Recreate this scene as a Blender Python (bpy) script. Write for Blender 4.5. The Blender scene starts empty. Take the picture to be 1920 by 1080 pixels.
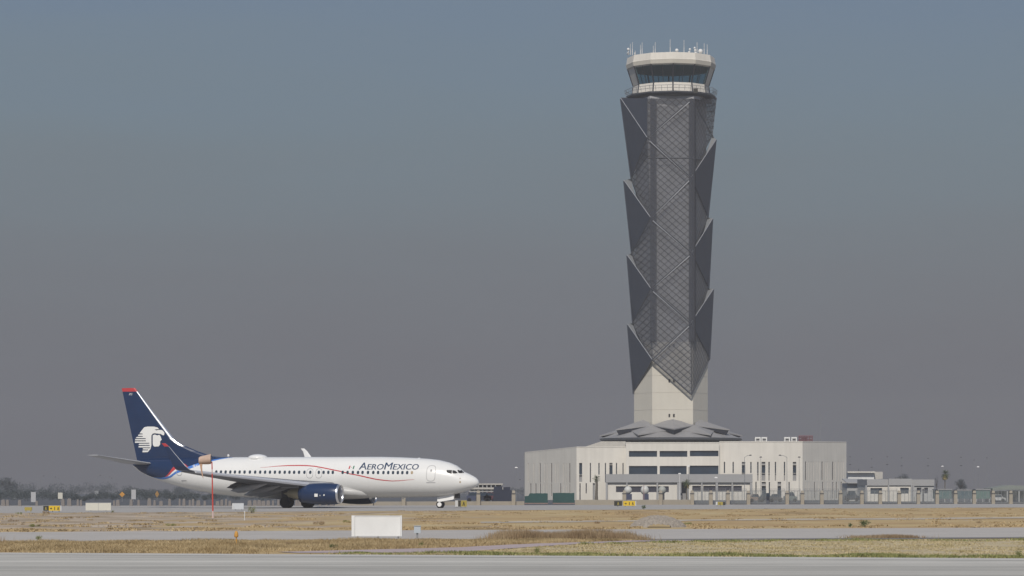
import bpy, bmesh, math, random
import numpy as np
from mathutils import Vector
from mathutils.geometry import tessellate_polygon
R = math.radians
random.seed(7); rng = np.random.default_rng(7)
scene = bpy.context.scene
COL = scene.collection

# ------------------------------------------------------------------ camera
F, CX, HY, H = 5700.0, 960.0, 922.0, 1.6      # focal length in photo pixels, horizon row, eye height
cam = bpy.data.cameras.new('camera'); co = bpy.data.objects.new('camera', cam); COL.objects.link(co)
co.location = (0, 0, H); co.rotation_euler = (R(90), 0, 0)
cam.sensor_width = 36; cam.lens = F / 1920 * 36; cam.shift_y = (HY - 540) / 1920
cam.clip_start = 0.5; cam.clip_end = 8000
scene.camera = co

def P(px, py, Y): return ((px - CX) / F * Y, Y, H + (HY - py) / F * Y)
def WX(px, Y): return (px - CX) / F * Y
def WZ(py, Y): return H + (HY - py) / F * Y
def G(px, py):
    Y = H * F / (py - HY); return ((px - CX) / F * Y, Y)

# ------------------------------------------------------------------ materials
MATS = {}
def nt(name):
    m = bpy.data.materials.new(name); m.use_nodes = True
    n = m.node_tree.nodes; b = n['Principled BSDF']; return m, n, m.node_tree.links, b
def mat(name, col, rough=0.7, metal=0.0, var=0.10, scale=1.5, stretch=(1, 1, 1), spec=0.4, bump=0.0, detail=5):
    if name in MATS: return MATS[name]
    m, n, l, b = nt(name)
    b.inputs['Roughness'].default_value = rough; b.inputs['Metallic'].default_value = metal
    b.inputs['Specular IOR Level'].default_value = spec
    tc = n.new('ShaderNodeTexCoord'); mp = n.new('ShaderNodeMapping'); mp.inputs['Scale'].default_value = stretch
    no = n.new('ShaderNodeTexNoise'); no.inputs['Scale'].default_value = scale; no.inputs['Detail'].default_value = detail
    l.new(tc.outputs['Object'], mp.inputs[0]); l.new(mp.outputs[0], no.inputs[0])
    mx = n.new('ShaderNodeMix'); mx.data_type = 'RGBA'
    c0 = [max(0, c * (1 - var * 1.6)) for c in col]; c1 = [min(1, c * (1 + var * 1.6)) for c in col]
    mx.inputs['A'].default_value = (*c0, 1); mx.inputs['B'].default_value = (*c1, 1)
    l.new(no.outputs[0], mx.inputs['Factor']); l.new(mx.outputs['Result'], b.inputs['Base Color'])
    if bump:
        bp = n.new('ShaderNodeBump'); bp.inputs['Strength'].default_value = bump
        l.new(no.outputs[0], bp.inputs['Height']); l.new(bp.outputs[0], b.inputs['Normal'])
    MATS[name] = m; return m

def wallmat(name, col, var=0.06):
    """painted concrete: faint vertical rain streaks plus broad mottling"""
    m, n, l, b = nt(name); b.inputs['Roughness'].default_value = 0.85; b.inputs['Specular IOR Level'].default_value = 0.2
    tc = n.new('ShaderNodeTexCoord'); mp = n.new('ShaderNodeMapping'); mp.inputs['Scale'].default_value = (1.6, 1.6, 0.12)
    a = n.new('ShaderNodeTexNoise'); a.inputs['Scale'].default_value = 1.0; a.inputs['Detail'].default_value = 6
    c = n.new('ShaderNodeTexNoise'); c.inputs['Scale'].default_value = 0.25; c.inputs['Detail'].default_value = 3
    l.new(tc.outputs['Object'], mp.inputs[0]); l.new(mp.outputs[0], a.inputs[0]); l.new(tc.outputs['Object'], c.inputs[0])
    ad = n.new('ShaderNodeMath'); ad.operation = 'ADD'; l.new(a.outputs[0], ad.inputs[0]); l.new(c.outputs[0], ad.inputs[1])
    mr = n.new('ShaderNodeMapRange'); mr.inputs[1].default_value = 0.6; mr.inputs[2].default_value = 1.4
    mr.inputs[3].default_value = 1 - var; mr.inputs[4].default_value = 1 + var; l.new(ad.outputs[0], mr.inputs[0])
    mx = n.new('ShaderNodeVectorMath'); mx.operation = 'SCALE'; mx.inputs[0].default_value = col
    l.new(mr.outputs[0], mx.inputs['Scale']); l.new(mx.outputs[0], b.inputs['Base Color'])
    MATS[name] = m; return m

M_wall = wallmat('white_painted_concrete', (0.64, 0.61, 0.55), 0.10)
M_shaft = wallmat('beige_concrete', (0.56, 0.53, 0.46), 0.05)
M_trim = wallmat('grey_render', (0.33, 0.33, 0.33), 0.05)
M_roof = mat('roof_membrane', (0.45, 0.43, 0.39), 0.9)
M_glass = mat('dark_window_glass', (0.03, 0.045, 0.065), 0.12, 0.0, 0.3, 0.5, spec=0.6)
M_glass2 = mat('grey_window_glass', (0.045, 0.045, 0.06), 0.25, 0.0, 0.2, 0.5, spec=0.5)
M_span = mat('grey_spandrel', (0.27, 0.27, 0.275), 0.7)
M_fj = mat('concrete_joint', (0.47, 0.44, 0.38), 0.9)
M_seam = mat('shadow_gap', (0.07, 0.07, 0.075), 0.9)
M_plate = mat('folded_metal_plate', (0.255, 0.25, 0.25), 0.55, 0.0, 0.08, 0.6)
M_soffit = mat('shaded_plate_soffit', (0.025, 0.028, 0.04), 0.7)  # near black: the shade under the canopy plates is painted in
M_fin = mat('shaded_fin_metal', (0.044, 0.053, 0.074), 0.6, 0.2, 0.10, 0.5)  # side fins darkened, their grazing-sun shade is put into the colour
M_steel = mat('brushed_steel_edge', (0.42, 0.43, 0.45), 0.4, 0.3, 0.05)
M_dsteel = mat('dark_steel', (0.07, 0.075, 0.085), 0.5, 0.3, 0.05)
M_core = mat('tower_core_cladding', (0.32, 0.325, 0.34), 0.8, 0, 0.08)
M_white = mat('aircraft_white_paint', (0.74, 0.74, 0.73), 0.25, 0.0, 0.025, 0.7, spec=0.5)
M_navy = mat('navy_gloss_paint', (0.007, 0.024, 0.075), 0.28, 0.0, 0.12, 0.6, spec=0.5)
M_blue = mat('bright_blue_paint', (0.06, 0.19, 0.55), 0.3, 0, 0.03)
M_red = mat('red_paint', (0.46, 0.045, 0.05), 0.35, 0, 0.05)
M_logo = mat('white_livery_paint', (0.72, 0.72, 0.70), 0.35, 0, 0.02)
M_grey = mat('aircraft_grey_paint', (0.30, 0.31, 0.33), 0.4, 0, 0.05, 1.2)
M_wingp = mat('shaded_wing_grey', (0.13, 0.132, 0.145), 0.55, 0, 0.08, 1.2)  # grey darkened so the paint carries the shade of the wing underside
M_slat = mat('slat_bare_metal', (0.50, 0.51, 0.54), 0.45, 0.2, 0.05, 1.2)
M_dgrey = mat('dark_underside_grey', (0.05, 0.05, 0.056), 0.6, 0, 0.15, 1.2)
M_fair = mat('fairing_grey', (0.34, 0.345, 0.36), 0.5, 0, 0.08)
M_metal = mat('polished_metal', (0.75, 0.75, 0.76), 0.28, 0.9, 0.03)
M_black = mat('black_rubber', (0.012, 0.012, 0.015), 0.85, 0, 0.2)
M_dark = mat('black_interior', (0.01, 0.01, 0.012), 0.6)
M_exh = mat('exhaust_metal', (0.33, 0.29, 0.2), 0.5, 0.4, 0.1)
M_line = mat('door_outline_grey', (0.30, 0.30, 0.31), 0.6)
M_green = mat('mexican_green', (0.02, 0.16, 0.09), 0.5)
M_ywin = mat('beige_blind', (0.35, 0.27, 0.17), 0.6)
M_board = mat('off_white_board', (0.66, 0.66, 0.645), 0.55, 0, 0.09, 2.2, (1, 1, .35))
M_boardfar = mat('weathered_white_board', (0.55, 0.53, 0.46), 0.7, 0, 0.05)
M_yellow = mat('sign_yellow', (0.62, 0.42, 0.02), 0.5, 0, 0.05)
M_olive = mat('faded_yellow', (0.33, 0.26, 0.05), 0.6, 0, 0.1)
M_orange = mat('orange_paint', (0.50, 0.26, 0.05), 0.6, 0, 0.05)
M_signblack = mat('sign_black', (0.03, 0.028, 0.02), 0.5, 0, 0.2, 6)
M_pole = mat('galvanised_pole', (0.22, 0.23, 0.24), 0.5, 0.2, 0.1)
M_wpole = mat('pale_pole', (0.55, 0.55, 0.54), 0.6, 0, 0.05)
M_fred = mat('faded_red_paint', (0.48, 0.06, 0.045), 0.6, 0, 0.15, 3)
M_fpink = mat('worn_white_paint', (0.55, 0.42, 0.40), 0.7, 0, 0.1, 3)
M_pillar = mat('fence_pillar_render', (0.30, 0.27, 0.22), 0.9, 0, 0.08, 2)
M_lowwall = mat('low_wall_render', (0.33, 0.305, 0.26), 0.9, 0, 0.08, 0.8)
M_bluec = mat('blue_paint', (0.045, 0.055, 0.10), 0.6, 0, 0.1)
M_greenc = mat('dark_green_tarpaulin', (0.018, 0.065, 0.062), 0.7, 0, 0.25, 0.8)
M_shed = mat('navy_shed_cladding', (0.018, 0.024, 0.045), 0.7, 0, 0.2, 0.8)
M_dome = mat('radome_white', (0.52, 0.52, 0.49), 0.5, 0, 0.04)
M_domeg = mat('radome_grey', (0.33, 0.34, 0.31), 0.6, 0, 0.06)
M_car = mat('car_dark_paint', (0.03, 0.035, 0.05), 0.3, 0, 0.1)
M_carred = mat('car_red_paint', (0.10, 0.04, 0.05), 0.3, 0, 0.1)
M_carwhite = mat('car_white_paint', (0.5, 0.5, 0.5), 0.3, 0, 0.05)
M_bark = mat('palm_trunk_bark', (0.13, 0.115, 0.09), 0.9, 0, 0.25, 4, (1, 1, 4))
M_bark2 = mat('tree_bark', (0.06, 0.05, 0.04), 0.9, 0, 0.2, 4)
M_gravel = mat('rubble', (0.27, 0.24, 0.205), 0.95, 0, 0.35, 9, bump=0.4)
M_redsteel = mat('red_oxide_steel', (0.17, 0.085, 0.095), 0.7, 0, 0.1)

M_riser = mat('riser_black', (0.012, 0.013, 0.018), 0.8)
M_ret = mat('fin_return_metal', (0.20, 0.21, 0.22), 0.5, 0.2, 0.05)
def foliage(name, c0, c1, scale=0.8):
    m, n, l, b = nt(name); b.inputs['Roughness'].default_value = 0.8; b.inputs['Specular IOR Level'].default_value = 0.15
    g = n.new('ShaderNodeNewGeometry'); tc = n.new('ShaderNodeTexCoord')
    no = n.new('ShaderNodeTexNoise'); no.inputs['Scale'].default_value = scale; no.inputs['Detail'].default_value = 3
    l.new(tc.outputs['Object'], no.inputs[0])
    ad = n.new('ShaderNodeMath'); ad.operation = 'MULTIPLY_ADD'; ad.inputs[1].default_value = 0.32
    l.new(g.outputs['Random Per Island'], ad.inputs[0])
    sb = n.new('ShaderNodeMapRange'); sb.inputs[1].default_value = 0.3; sb.inputs[2].default_value = 0.7
    sb.inputs[3].default_value = 0; sb.inputs[4].default_value = 0.78
    l.new(no.outputs[0], sb.inputs[0]); l.new(sb.outputs[0], ad.inputs[2])
    mx = n.new('ShaderNodeMix'); mx.data_type = 'RGBA'; mx.inputs['A'].default_value = (*c0, 1); mx.inputs['B'].default_value = (*c1, 1)
    l.new(ad.outputs[0], mx.inputs['Factor']); l.new(mx.outputs['Result'], b.inputs['Base Color'])
    MATS[name] = m; return m
M_dry = foliage('dry_grass', (0.19, 0.135, 0.065), (0.47, 0.37, 0.215), 0.45)
M_straw = foliage('straw_grass', (0.27, 0.235, 0.115), (0.52, 0.43, 0.265), 0.35)
M_tall = foliage('tall_dry_stalks', (0.17, 0.11, 0.06), (0.38, 0.29, 0.18), 0.8)
M_gg = foliage('greening_grass', (0.09, 0.12, 0.035), (0.30, 0.29, 0.12), 0.8)
M_fardry = foliage('far_dry_grass', (0.30, 0.215, 0.11), (0.46, 0.36, 0.21), 0.1)
M_leaf = foliage('green_leaves', (0.03, 0.06, 0.02), (0.08, 0.13, 0.05), 2)
M_palm = foliage('palm_fronds', (0.03, 0.05, 0.02), (0.10, 0.12, 0.05), 1)
M_palmdry = foliage('dead_palm_fronds', (0.12, 0.10, 0.04), (0.22, 0.18, 0.08), 1)
M_wood = foliage('hazed_woodland_leaves', (0.055, 0.066, 0.07), (0.085, 0.098, 0.10), 0.05)  # leaf colour lightened and blued, distance haze painted into it

def meshmat():
    """perforated expanded-metal cladding: see-through sheet with a welded diamond grid"""
    m, n, l, b = nt('perforated_cladding'); b.inputs['Roughness'].default_value = 0.55; b.inputs['Metallic'].default_value = 0.1
    tc = n.new('ShaderNodeTexCoord'); sx = n.new('ShaderNodeSeparateXYZ'); l.new(tc.outputs['Object'], sx.inputs[0])
    def M(op, a, b_=None, c=None):
        q = n.new('ShaderNodeMath'); q.operation = op
        for i, v in enumerate((a, b_, c)):
            if v is None: continue
            if isinstance(v, (int, float)): q.inputs[i].default_value = v
            else: l.new(v, q.inputs[i])
        return q.outputs[0]
    h = M('ADD', sx.outputs[0], M('MULTIPLY', sx.outputs[1], 0.9))
    def grid(sgn, pitch, w):
        a = M('ADD', M('MULTIPLY', h, sgn * 0.86), sx.outputs[2])
        fr = M('FRACT', M('DIVIDE', a, pitch))
        return M('LESS_THAN', M('ABSOLUTE', M('SUBTRACT', fr, 0.5)), w)
    line = M('MAXIMUM', grid(1, 1.30, 0.075), grid(-1, 1.30, 0.055))
    line2 = M('MAXIMUM', grid(1, 0.65, 0.06), grid(-1, 0.65, 0.06))
    # panel to panel tone
    cell = n.new('ShaderNodeTexVoronoi'); cell.inputs['Scale'].default_value = 0.45
    l.new(tc.outputs['Object'], cell.inputs[0])
    no = n.new('ShaderNodeTexNoise'); no.inputs['Scale'].default_value = 0.22; no.inputs['Detail'].default_value = 4
    l.new(tc.outputs['Object'], no.inputs[0])
    tone = M('ADD', M('MULTIPLY', no.outputs[0], 0.8), 0.6)
    cs = n.new('ShaderNodeSeparateColor'); l.new(cell.outputs['Color'], cs.inputs[0])
    tone = M('MULTIPLY', tone, M('ADD', M('MULTIPLY', cs.outputs[0], 0.3), 0.85))
    dark = M('SUBTRACT', 1.0, M('ADD', M('MULTIPLY', line, 0.80), M('MULTIPLY', line2, 0.20)))
    tone = M('MULTIPLY', tone, dark)
    sc = n.new('ShaderNodeVectorMath'); sc.operation = 'SCALE'; sc.inputs[0].default_value = (0.140, 0.147, 0.168)
    l.new(tone, sc.inputs['Scale']); l.new(sc.outputs[0], b.inputs['Base Color'])
    tr = n.new('ShaderNodeBsdfTransparent'); ms = n.new('ShaderNodeMixShader')
    op = M('MAXIMUM', M('MULTIPLY', line, 0.92), 0.56)
    l.new(op, ms.inputs[0]); l.new(tr.outputs[0], ms.inputs[1]); l.new(b.outputs[0], ms.inputs[2])
    l.new(ms.outputs[0], n['Material Output'].inputs[0])
    MATS['mesh'] = m; return m
M_mesh = meshmat()

def cabglass():
    m, n, l, b = nt('tower_cab_glass'); b.inputs['Base Color'].default_value = (0.02, 0.04, 0.05, 1); b.inputs['Roughness'].default_value = 0.08
    tr = n.new('ShaderNodeBsdfTransparent'); tr.inputs[0].default_value = (0.40, 0.56, 0.62, 1)
    ms = n.new('ShaderNodeMixShader'); ms.inputs[0].default_value = 0.13
    l.new(tr.outputs[0], ms.inputs[1]); l.new(b.outputs[0], ms.inputs[2]); l.new(ms.outputs[0], n['Material Output'].inputs[0]); return m
M_cab = cabglass()

def stripmat():
    m, n, l, b = nt('dense_dark_mesh'); b.inputs['Base Color'].default_value = (0.025, 0.03, 0.045, 1); b.inputs['Roughness'].default_value = 0.6
    tr = n.new('ShaderNodeBsdfTransparent'); ms = n.new('ShaderNodeMixShader'); ms.inputs[0].default_value = 0.62
    l.new(tr.outputs[0], ms.inputs[1]); l.new(b.outputs[0], ms.inputs[2]); l.new(ms.outputs[0], n['Material Output'].inputs[0]); return m
M_strip = stripmat()

def fencemat():
    m, n, l, b = nt('welded_wire_mesh'); b.inputs['Base Color'].default_value = (0.22, 0.24, 0.24, 1); b.inputs['Roughness'].default_value = 0.6
    tr = n.new('ShaderNodeBsdfTransparent'); ms = n.new('ShaderNodeMixShader')
    tc = n.new('ShaderNodeTexCoord'); sx = n.new('ShaderNodeSeparateXYZ'); l.new(tc.outputs['Object'], sx.inputs[0])
    no = n.new('ShaderNodeTexNoise'); no.inputs['Scale'].default_value = 1.1; no.inputs['Detail'].default_value = 2
    l.new(tc.outputs['Object'], no.inputs[0])
    mr = n.new('ShaderNodeMapRange'); mr.inputs[1].default_value = 0.35; mr.inputs[2].default_value = 0.65; mr.inputs[3].default_value = 0.22; mr.inputs[4].default_value = 0.42
    l.new(no.outputs[0], mr.inputs[0]); l.new(mr.outputs[0], ms.inputs[0])
    l.new(tr.outputs[0], ms.inputs[1]); l.new(b.outputs[0], ms.inputs[2]); l.new(ms.outputs[0], n['Material Output'].inputs[0]); return m
M_fence = fencemat()

# ------------------------------------------------------------------ mesh builder
ORG = {}
def link(o): COL.objects.link(o); return o
def tag(o, label=None, cat=None, group=None, kind=None):
    if label: o['label'] = label
    if cat: o['category'] = cat
    if group: o['group'] = group
    if kind: o['kind'] = kind
    return o
def empty(name, loc, label, cat, group=None, rz=0):
    o = link(bpy.data.objects.new(name, None)); o.location = loc; o.rotation_euler = (0, 0, rz); o.empty_display_size = 0.5
    ORG[o.name] = Vector(loc); return tag(o, label, cat, group)
class MB:
    def __init__(s): s.v = []; s.f = []; s.mi = []; s.cur = 0
    def add(s, vs, fs):
        b = len(s.v); s.v += [tuple(p) for p in vs]; s.f += [[b + i for i in f] for f in fs]; s.mi += [s.cur] * len(fs); return s
    def poly(s, pts): return s.add(pts, [list(range(len(pts)))])
    def box(s, x0, x1, y0, y1, z0, z1):
        v = [(x0,y0,z0),(x1,y0,z0),(x1,y1,z0),(x0,y1,z0),(x0,y0,z1),(x1,y0,z1),(x1,y1,z1),(x0,y1,z1)]
        return s.add(v, [[0,3,2,1],[4,5,6,7],[0,1,5,4],[1,2,6,5],[2,3,7,6],[3,0,4,7]])
    def ring(s, rings, closed=True, cap0=True, cap1=True):
        n = len(rings[0]); vs = [p for r in rings for p in r]; fs = []
        for k in range(len(rings) - 1):
            for i in range(n if closed else n - 1):
                j = (i + 1) % n; fs.append([k*n+i, k*n+j, (k+1)*n+j, (k+1)*n+i])
        if cap0: fs.append(list(range(n))[::-1])
        if cap1: fs.append([(len(rings)-1)*n + i for i in range(n)])
        return s.add(vs, fs)
    def tube(s, p0, p1, r0, r1=None, n=6):
        r1 = r0 if r1 is None else r1; p0 = Vector(p0); p1 = Vector(p1); d = (p1 - p0)
        if d.length < 1e-6: return s
        d.normalize(); a = Vector((0,0,1)) if abs(d.z) < 0.9 else Vector((1,0,0)); u = d.cross(a).normalized(); w = d.cross(u)
        rs = [[p + (u*math.cos(2*math.pi*i/n) + w*math.sin(2*math.pi*i/n))*r for i in range(n)] for p, r in ((p0, r0), (p1, r1))]
        return s.ring(rs)
    def sphere(s, c, r, n=12, m=8, sz=1.0, zmin=-1.0):
        rings = []
        for k in range(m + 1):
            ph = -math.pi/2 + math.pi*k/m; zz = max(math.sin(ph), zmin); rr = math.sqrt(max(1 - zz*zz, 0)) if zz > zmin or zmin == -1 else math.sqrt(1 - zz*zz)
            rings.append([(c[0]+r*max(rr,1e-3)*math.cos(2*math.pi*i/n), c[1]+r*max(rr,1e-3)*math.sin(2*math.pi*i/n), c[2]+r*sz*zz) for i in range(n)])
        return s.ring(rings)
    def extr(s, pts, vec):
        """solid from a planar polygon pushed along vec"""
        n = len(pts); q = [(p[0]+vec[0], p[1]+vec[1], p[2]+vec[2]) for p in pts]
        return s.add(list(pts) + q, [list(range(n))[::-1], [n+i for i in range(n)]] + [[i, (i+1)%n, n+(i+1)%n, n+i] for i in range(n)])
    def tri(s, a, b, c, th=0.12):
        a, b, c = Vector(a), Vector(b), Vector(c); nrm = (b-a).cross(c-a).normalized()*th
        return s.extr([a, b, c], nrm)
    def build(s, name, m, parent=None, loc=None, smooth=False, fix=True, origin=None):
        me = bpy.data.meshes.new(name)
        if parent is not None and origin is None: o0 = ORG.get(parent.name, Vector((0,0,0)))
        else: o0 = Vector(loc) if loc is not None else Vector((0,0,0))
        if origin is not None: o0 = Vector(origin)
        me.from_pydata([(p[0]-o0[0], p[1]-o0[1], p[2]-o0[2]) for p in s.v], [], s.f)
        for mm in (m if isinstance(m, (list, tuple)) else [m]): me.materials.append(mm)
        me.polygons.foreach_set('material_index', s.mi)
        if fix:
            bm = bmesh.new(); bm.from_mesh(me); bmesh.ops.recalc_face_normals(bm, faces=bm.faces); bm.to_mesh(me); bm.free()
        if smooth:
            me.polygons.foreach_set('use_smooth', [True]*len(me.polygons))
        me.update()
        o = link(bpy.data.objects.new(name, me))
        if parent is not None: o.parent = parent; ORG[o.name] = o0
        else: o.location = o0; ORG[o.name] = o0
        return o
def copy_tree(o, parent=None, shift=None):
    c = o.copy(); COL.objects.link(c)
    if parent: c.parent = parent
    for ch in o.children: copy_tree(ch, c)
    return c
ORD = ['first','second','third','fourth','fifth','sixth','seventh','eighth','ninth','tenth','eleventh','twelfth','thirteenth','fourteenth','fifteenth','sixteenth','seventeenth','eighteenth','nineteenth','twentieth']

# ------------------------------------------------------------------ sky, sun
SUN_EL, SUN_AZ = 42.0, -9.0        # sun behind the camera and a touch to the left
w = bpy.data.worlds.new('World'); scene.world = w; w.use_nodes = True
n, l = w.node_tree.nodes, w.node_tree.links
bg = n['Background']; bg.inputs[1].default_value = 0.10
sky = n.new('ShaderNodeTexSky'); sky.sky_type = 'NISHITA'; sky.sun_disc = False
sky.sun_elevation = R(SUN_EL); sky.sun_rotation = R(180 + SUN_AZ); sky.dust_density = 3.0; sky.air_density = 1.2; sky.altitude = 2200
tc = n.new('ShaderNodeTexCoord'); sx = n.new('ShaderNodeSeparateXYZ'); l.new(tc.outputs['Generated'], sx.inputs[0])
# smog layer that lies on the horizon
mr = n.new('ShaderNodeMapRange'); mr.inputs[1].default_value = 0.0; mr.inputs[2].default_value = 0.17; l.new(sx.outputs[2], mr.inputs[0])
no = n.new('ShaderNodeTexNoise'); no.inputs['Scale'].default_value = 5; no.inputs['Detail'].default_value = 4
mpn = n.new('ShaderNodeMapping'); mpn.inputs['Scale'].default_value = (1, 1, 7); l.new(tc.outputs['Generated'], mpn.inputs[0]); l.new(mpn.outputs[0], no.inputs[0])
av = n.new('ShaderNodeMath'); av.operation = 'MULTIPLY_ADD'; av.inputs[1].default_value = 0.24; l.new(no.outputs[0], av.inputs[0])
sb = n.new('ShaderNodeMath'); sb.operation = 'SUBTRACT'; sb.inputs[1].default_value = 0.12; l.new(mr.outputs[0], sb.inputs[0]); l.new(sb.outputs[0], av.inputs[2])
cr = n.new('ShaderNodeValToRGB'); cr.color_ramp.interpolation = 'B_SPLINE'
SK = [(0.0,(0.142,0.134,0.148)), (0.12,(0.148,0.143,0.160)), (0.36,(0.174,0.183,0.202)), (0.65,(0.180,0.232,0.266)), (0.86,(0.172,0.236,0.305)), (1.0,(0.156,0.222,0.320))]
while len(cr.color_ramp.elements) < len(SK): cr.color_ramp.elements.new(0.5)
for e, (p_, c_) in zip(cr.color_ramp.elements, SK): e.position = p_; e.color = (*c_, 1)
l.new(av.outputs[0], cr.inputs[0])
scl = n.new('ShaderNodeVectorMath'); scl.operation = 'SCALE'; scl.inputs['Scale'].default_value = 10.0; l.new(cr.outputs[0], scl.inputs[0])
bl = n.new('ShaderNodeMapRange'); bl.interpolation_type = 'SMOOTHSTEP'; bl.inputs[1].default_value = 0.17; bl.inputs[2].default_value = 0.55; l.new(sx.outputs[2], bl.inputs[0])
mx = n.new('ShaderNodeMix'); mx.data_type = 'RGBA'; l.new(bl.outputs[0], mx.inputs['Factor']); l.new(scl.outputs[0], mx.inputs['A']); l.new(sky.outputs[0], mx.inputs['B'])
l.new(mx.outputs['Result'], bg.inputs[0])
sd = bpy.data.lights.new('sun', 'SUN'); sd.energy = 3.7; sd.angle = R(0.6); sd.color = (1.0, 0.935, 0.845)
so = link(bpy.data.objects.new('sun', sd)); so.rotation_euler = (R(90 - SUN_EL), 0, R(SUN_AZ)); so.location = (40, -200, 200)
scene.view_settings.view_transform = 'Standard'; scene.view_settings.look = 'None'
scene.view_settings.exposure = 0.0; scene.view_settings.gamma = 1.0; scene.view_settings.use_curve_mapping = False

# haze: one even volume round everything
hz = MB().box(-1700, 1700, -120, 3100, -1.0, 92).build('haze', mat('hz', (1,1,1)), None, (0,0,0))
hm = bpy.data.materials.new('haze_air'); hm.use_nodes = True; hn = hm.node_tree.nodes
hn.remove(hn['Principled BSDF']); pv = hn.new('ShaderNodeVolumePrincipled')
pv.inputs['Color'].default_value = (0.435, 0.44, 0.465, 1); pv.inputs['Density'].default_value = 0.00036; pv.inputs['Anisotropy'].default_value = 0.0
hm.node_tree.links.new(pv.outputs[0], hn['Material Output'].inputs['Volume'])
hz.data.materials.clear(); hz.data.materials.append(hm); tag(hz, kind='stuff')
hz['label'] = 'thin brownish grey smog filling the air over the airfield'
scene.cycles.volume_bounces = 1; scene.cycles.max_bounces = 8; scene.cycles.transparent_max_bounces = 24

# ------------------------------------------------------------------ ground
def groundmat():
    m, n, l, b = nt('dry_ground'); b.inputs['Roughness'].default_value = 1; b.inputs['Specular IOR Level'].default_value = 0.05
    tc = n.new('ShaderNodeTexCoord'); sx = n.new('ShaderNodeSeparateXYZ'); l.new(tc.outputs['Object'], sx.inputs[0])
    def noise(scale, stretch, det=5, dist=0):
        mp = n.new('ShaderNodeMapping'); mp.inputs['Scale'].default_value = stretch; q = n.new('ShaderNodeTexNoise')
        q.inputs['Scale'].default_value = scale; q.inputs['Detail'].default_value = det; q.inputs['Distortion'].default_value = dist
        l.new(tc.outputs['Object'], mp.inputs[0]); l.new(mp.outputs[0], q.inputs[0]); return q.outputs[0]
    def ramp(fac, stops):
        r = n.new('ShaderNodeValToRGB')
        while len(r.color_ramp.elements) < len(stops): r.color_ramp.elements.new(0.5)
        for e, (p_, c_) in zip(r.color_ramp.elements, stops): e.position = p_; e.color = (*c_, 1)
        l.new(fac, r.inputs[0]); return r.outputs[0]
    def mixc(f, a, c):
        q = n.new('ShaderNodeMix'); q.data_type = 'RGBA'; l.new(f, q.inputs['Factor']); l.new(a, q.inputs['A']); l.new(c, q.inputs['B']); return q.outputs['Result']
    def math_(op, a, b_):
        q = n.new('ShaderNodeMath'); q.operation = op
        for i, v in enumerate((a, b_)):
            if isinstance(v, (int, float)): q.inputs[i].default_value = v
            else: l.new(v, q.inputs[i])
        return q.outputs[0]
    grass = ramp(noise(0.16, (1, 0.4, 1), 8), [(0.28, (0.22, 0.165, 0.09)), (0.42, (0.40, 0.285, 0.155)), (0.56, (0.44, 0.335, 0.18)), (0.75, (0.50, 0.41, 0.25))])
    soil = ramp(noise(0.35, (1, 0.35, 1), 8), [(0.3, (0.22, 0.175, 0.115)), (0.5, (0.38, 0.31, 0.235)), (0.7, (0.50, 0.43, 0.35))])
    # more bare soil on the left, grass on the right
    gx = n.new('ShaderNodeMapRange'); gx.inputs[1].default_value = -26; gx.inputs[2].default_value = 2; gx.inputs[3].default_value = 0.16; gx.inputs[4].default_value = -0.16
    l.new(sx.outputs[0], gx.inputs[0])
    f = math_('ADD', noise(0.22, (1, 0.5, 1), 7, 0.6), gx.outputs[0])
    f = ramp(f, [(0.47, (0, 0, 0)), (0.57, (1, 1, 1))])
    c = mixc(f, grass, soil)
    # dark scrub flecks
    fl = ramp(noise(1.3, (1, 0.35, 1), 4), [(0.66, (0, 0, 0)), (0.76, (1, 1, 1))])
    dk = n.new('ShaderNodeRGB'); dk.outputs[0].default_value = (0.12, 0.095, 0.06, 1)
    fm = math_('MULTIPLY', fl, 0.75)
    c = mixc(fm, c, dk.outputs[0])
    l.new(c, b.inputs['Base Color']); return m
M_ground = groundmat()
def pavemat(name, base, streak=0.10, ang=-17.2):
    m, n, l, b = nt(name); b.inputs['Roughness'].default_value = 0.85; b.inputs['Specular IOR Level'].default_value = 0.15
    tc = n.new('ShaderNodeTexCoord'); mp = n.new('ShaderNodeMapping'); mp.inputs['Rotation'].default_value = (0, 0, R(-ang)); mp.inputs['Scale'].default_value = (0.015, 0.45, 1)
    mp.vector_type = 'TEXTURE' if False else 'POINT'
    a = n.new('ShaderNodeTexNoise'); a.inputs['Scale'].default_value = 1; a.inputs['Detail'].default_value = 7; a.inputs['Roughness'].default_value = 0.6
    l.new(tc.outputs['Object'], mp.inputs[0]); l.new(mp.outputs[0], a.inputs[0])
    c = n.new('ShaderNodeTexNoise'); c.inputs['Scale'].default_value = 0.5; c.inputs['Detail'].default_value = 9; l.new(tc.outputs['Object'], c.inputs[0])
    s1 = n.new('ShaderNodeMapRange'); s1.inputs[1].default_value = 0.3; s1.inputs[2].default_value = 0.7; s1.inputs[3].default_value = 1-streak*1.6; s1.inputs[4].default_value = 1+streak; l.new(a.outputs[0], s1.inputs[0])
    s2 = n.new('ShaderNodeMapRange'); s2.inputs[1].default_value = 0.3; s2.inputs[2].default_value = 0.7; s2.inputs[3].default_value = 0.94; s2.inputs[4].default_value = 1.06; l.new(c.outputs[0], s2.inputs[0])
    mu = n.new('ShaderNodeMath'); mu.operation = 'MULTIPLY'; l.new(s1.outputs[0], mu.inputs[0]); l.new(s2.outputs[0], mu.inputs[1])
    sc = n.new('ShaderNodeVectorMath'); sc.operation = 'SCALE'; sc.inputs[0].default_value = base; l.new(mu.outputs[0], sc.inputs['Scale']); l.new(sc.outputs[0], b.inputs['Base Color']); return m
M_runway = pavemat('runway_concrete', (0.45, 0.435, 0.395), 0.24)
M_road = pavemat('service_road_asphalt', (0.425, 0.40, 0.37), 0.06, 10)
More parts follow.
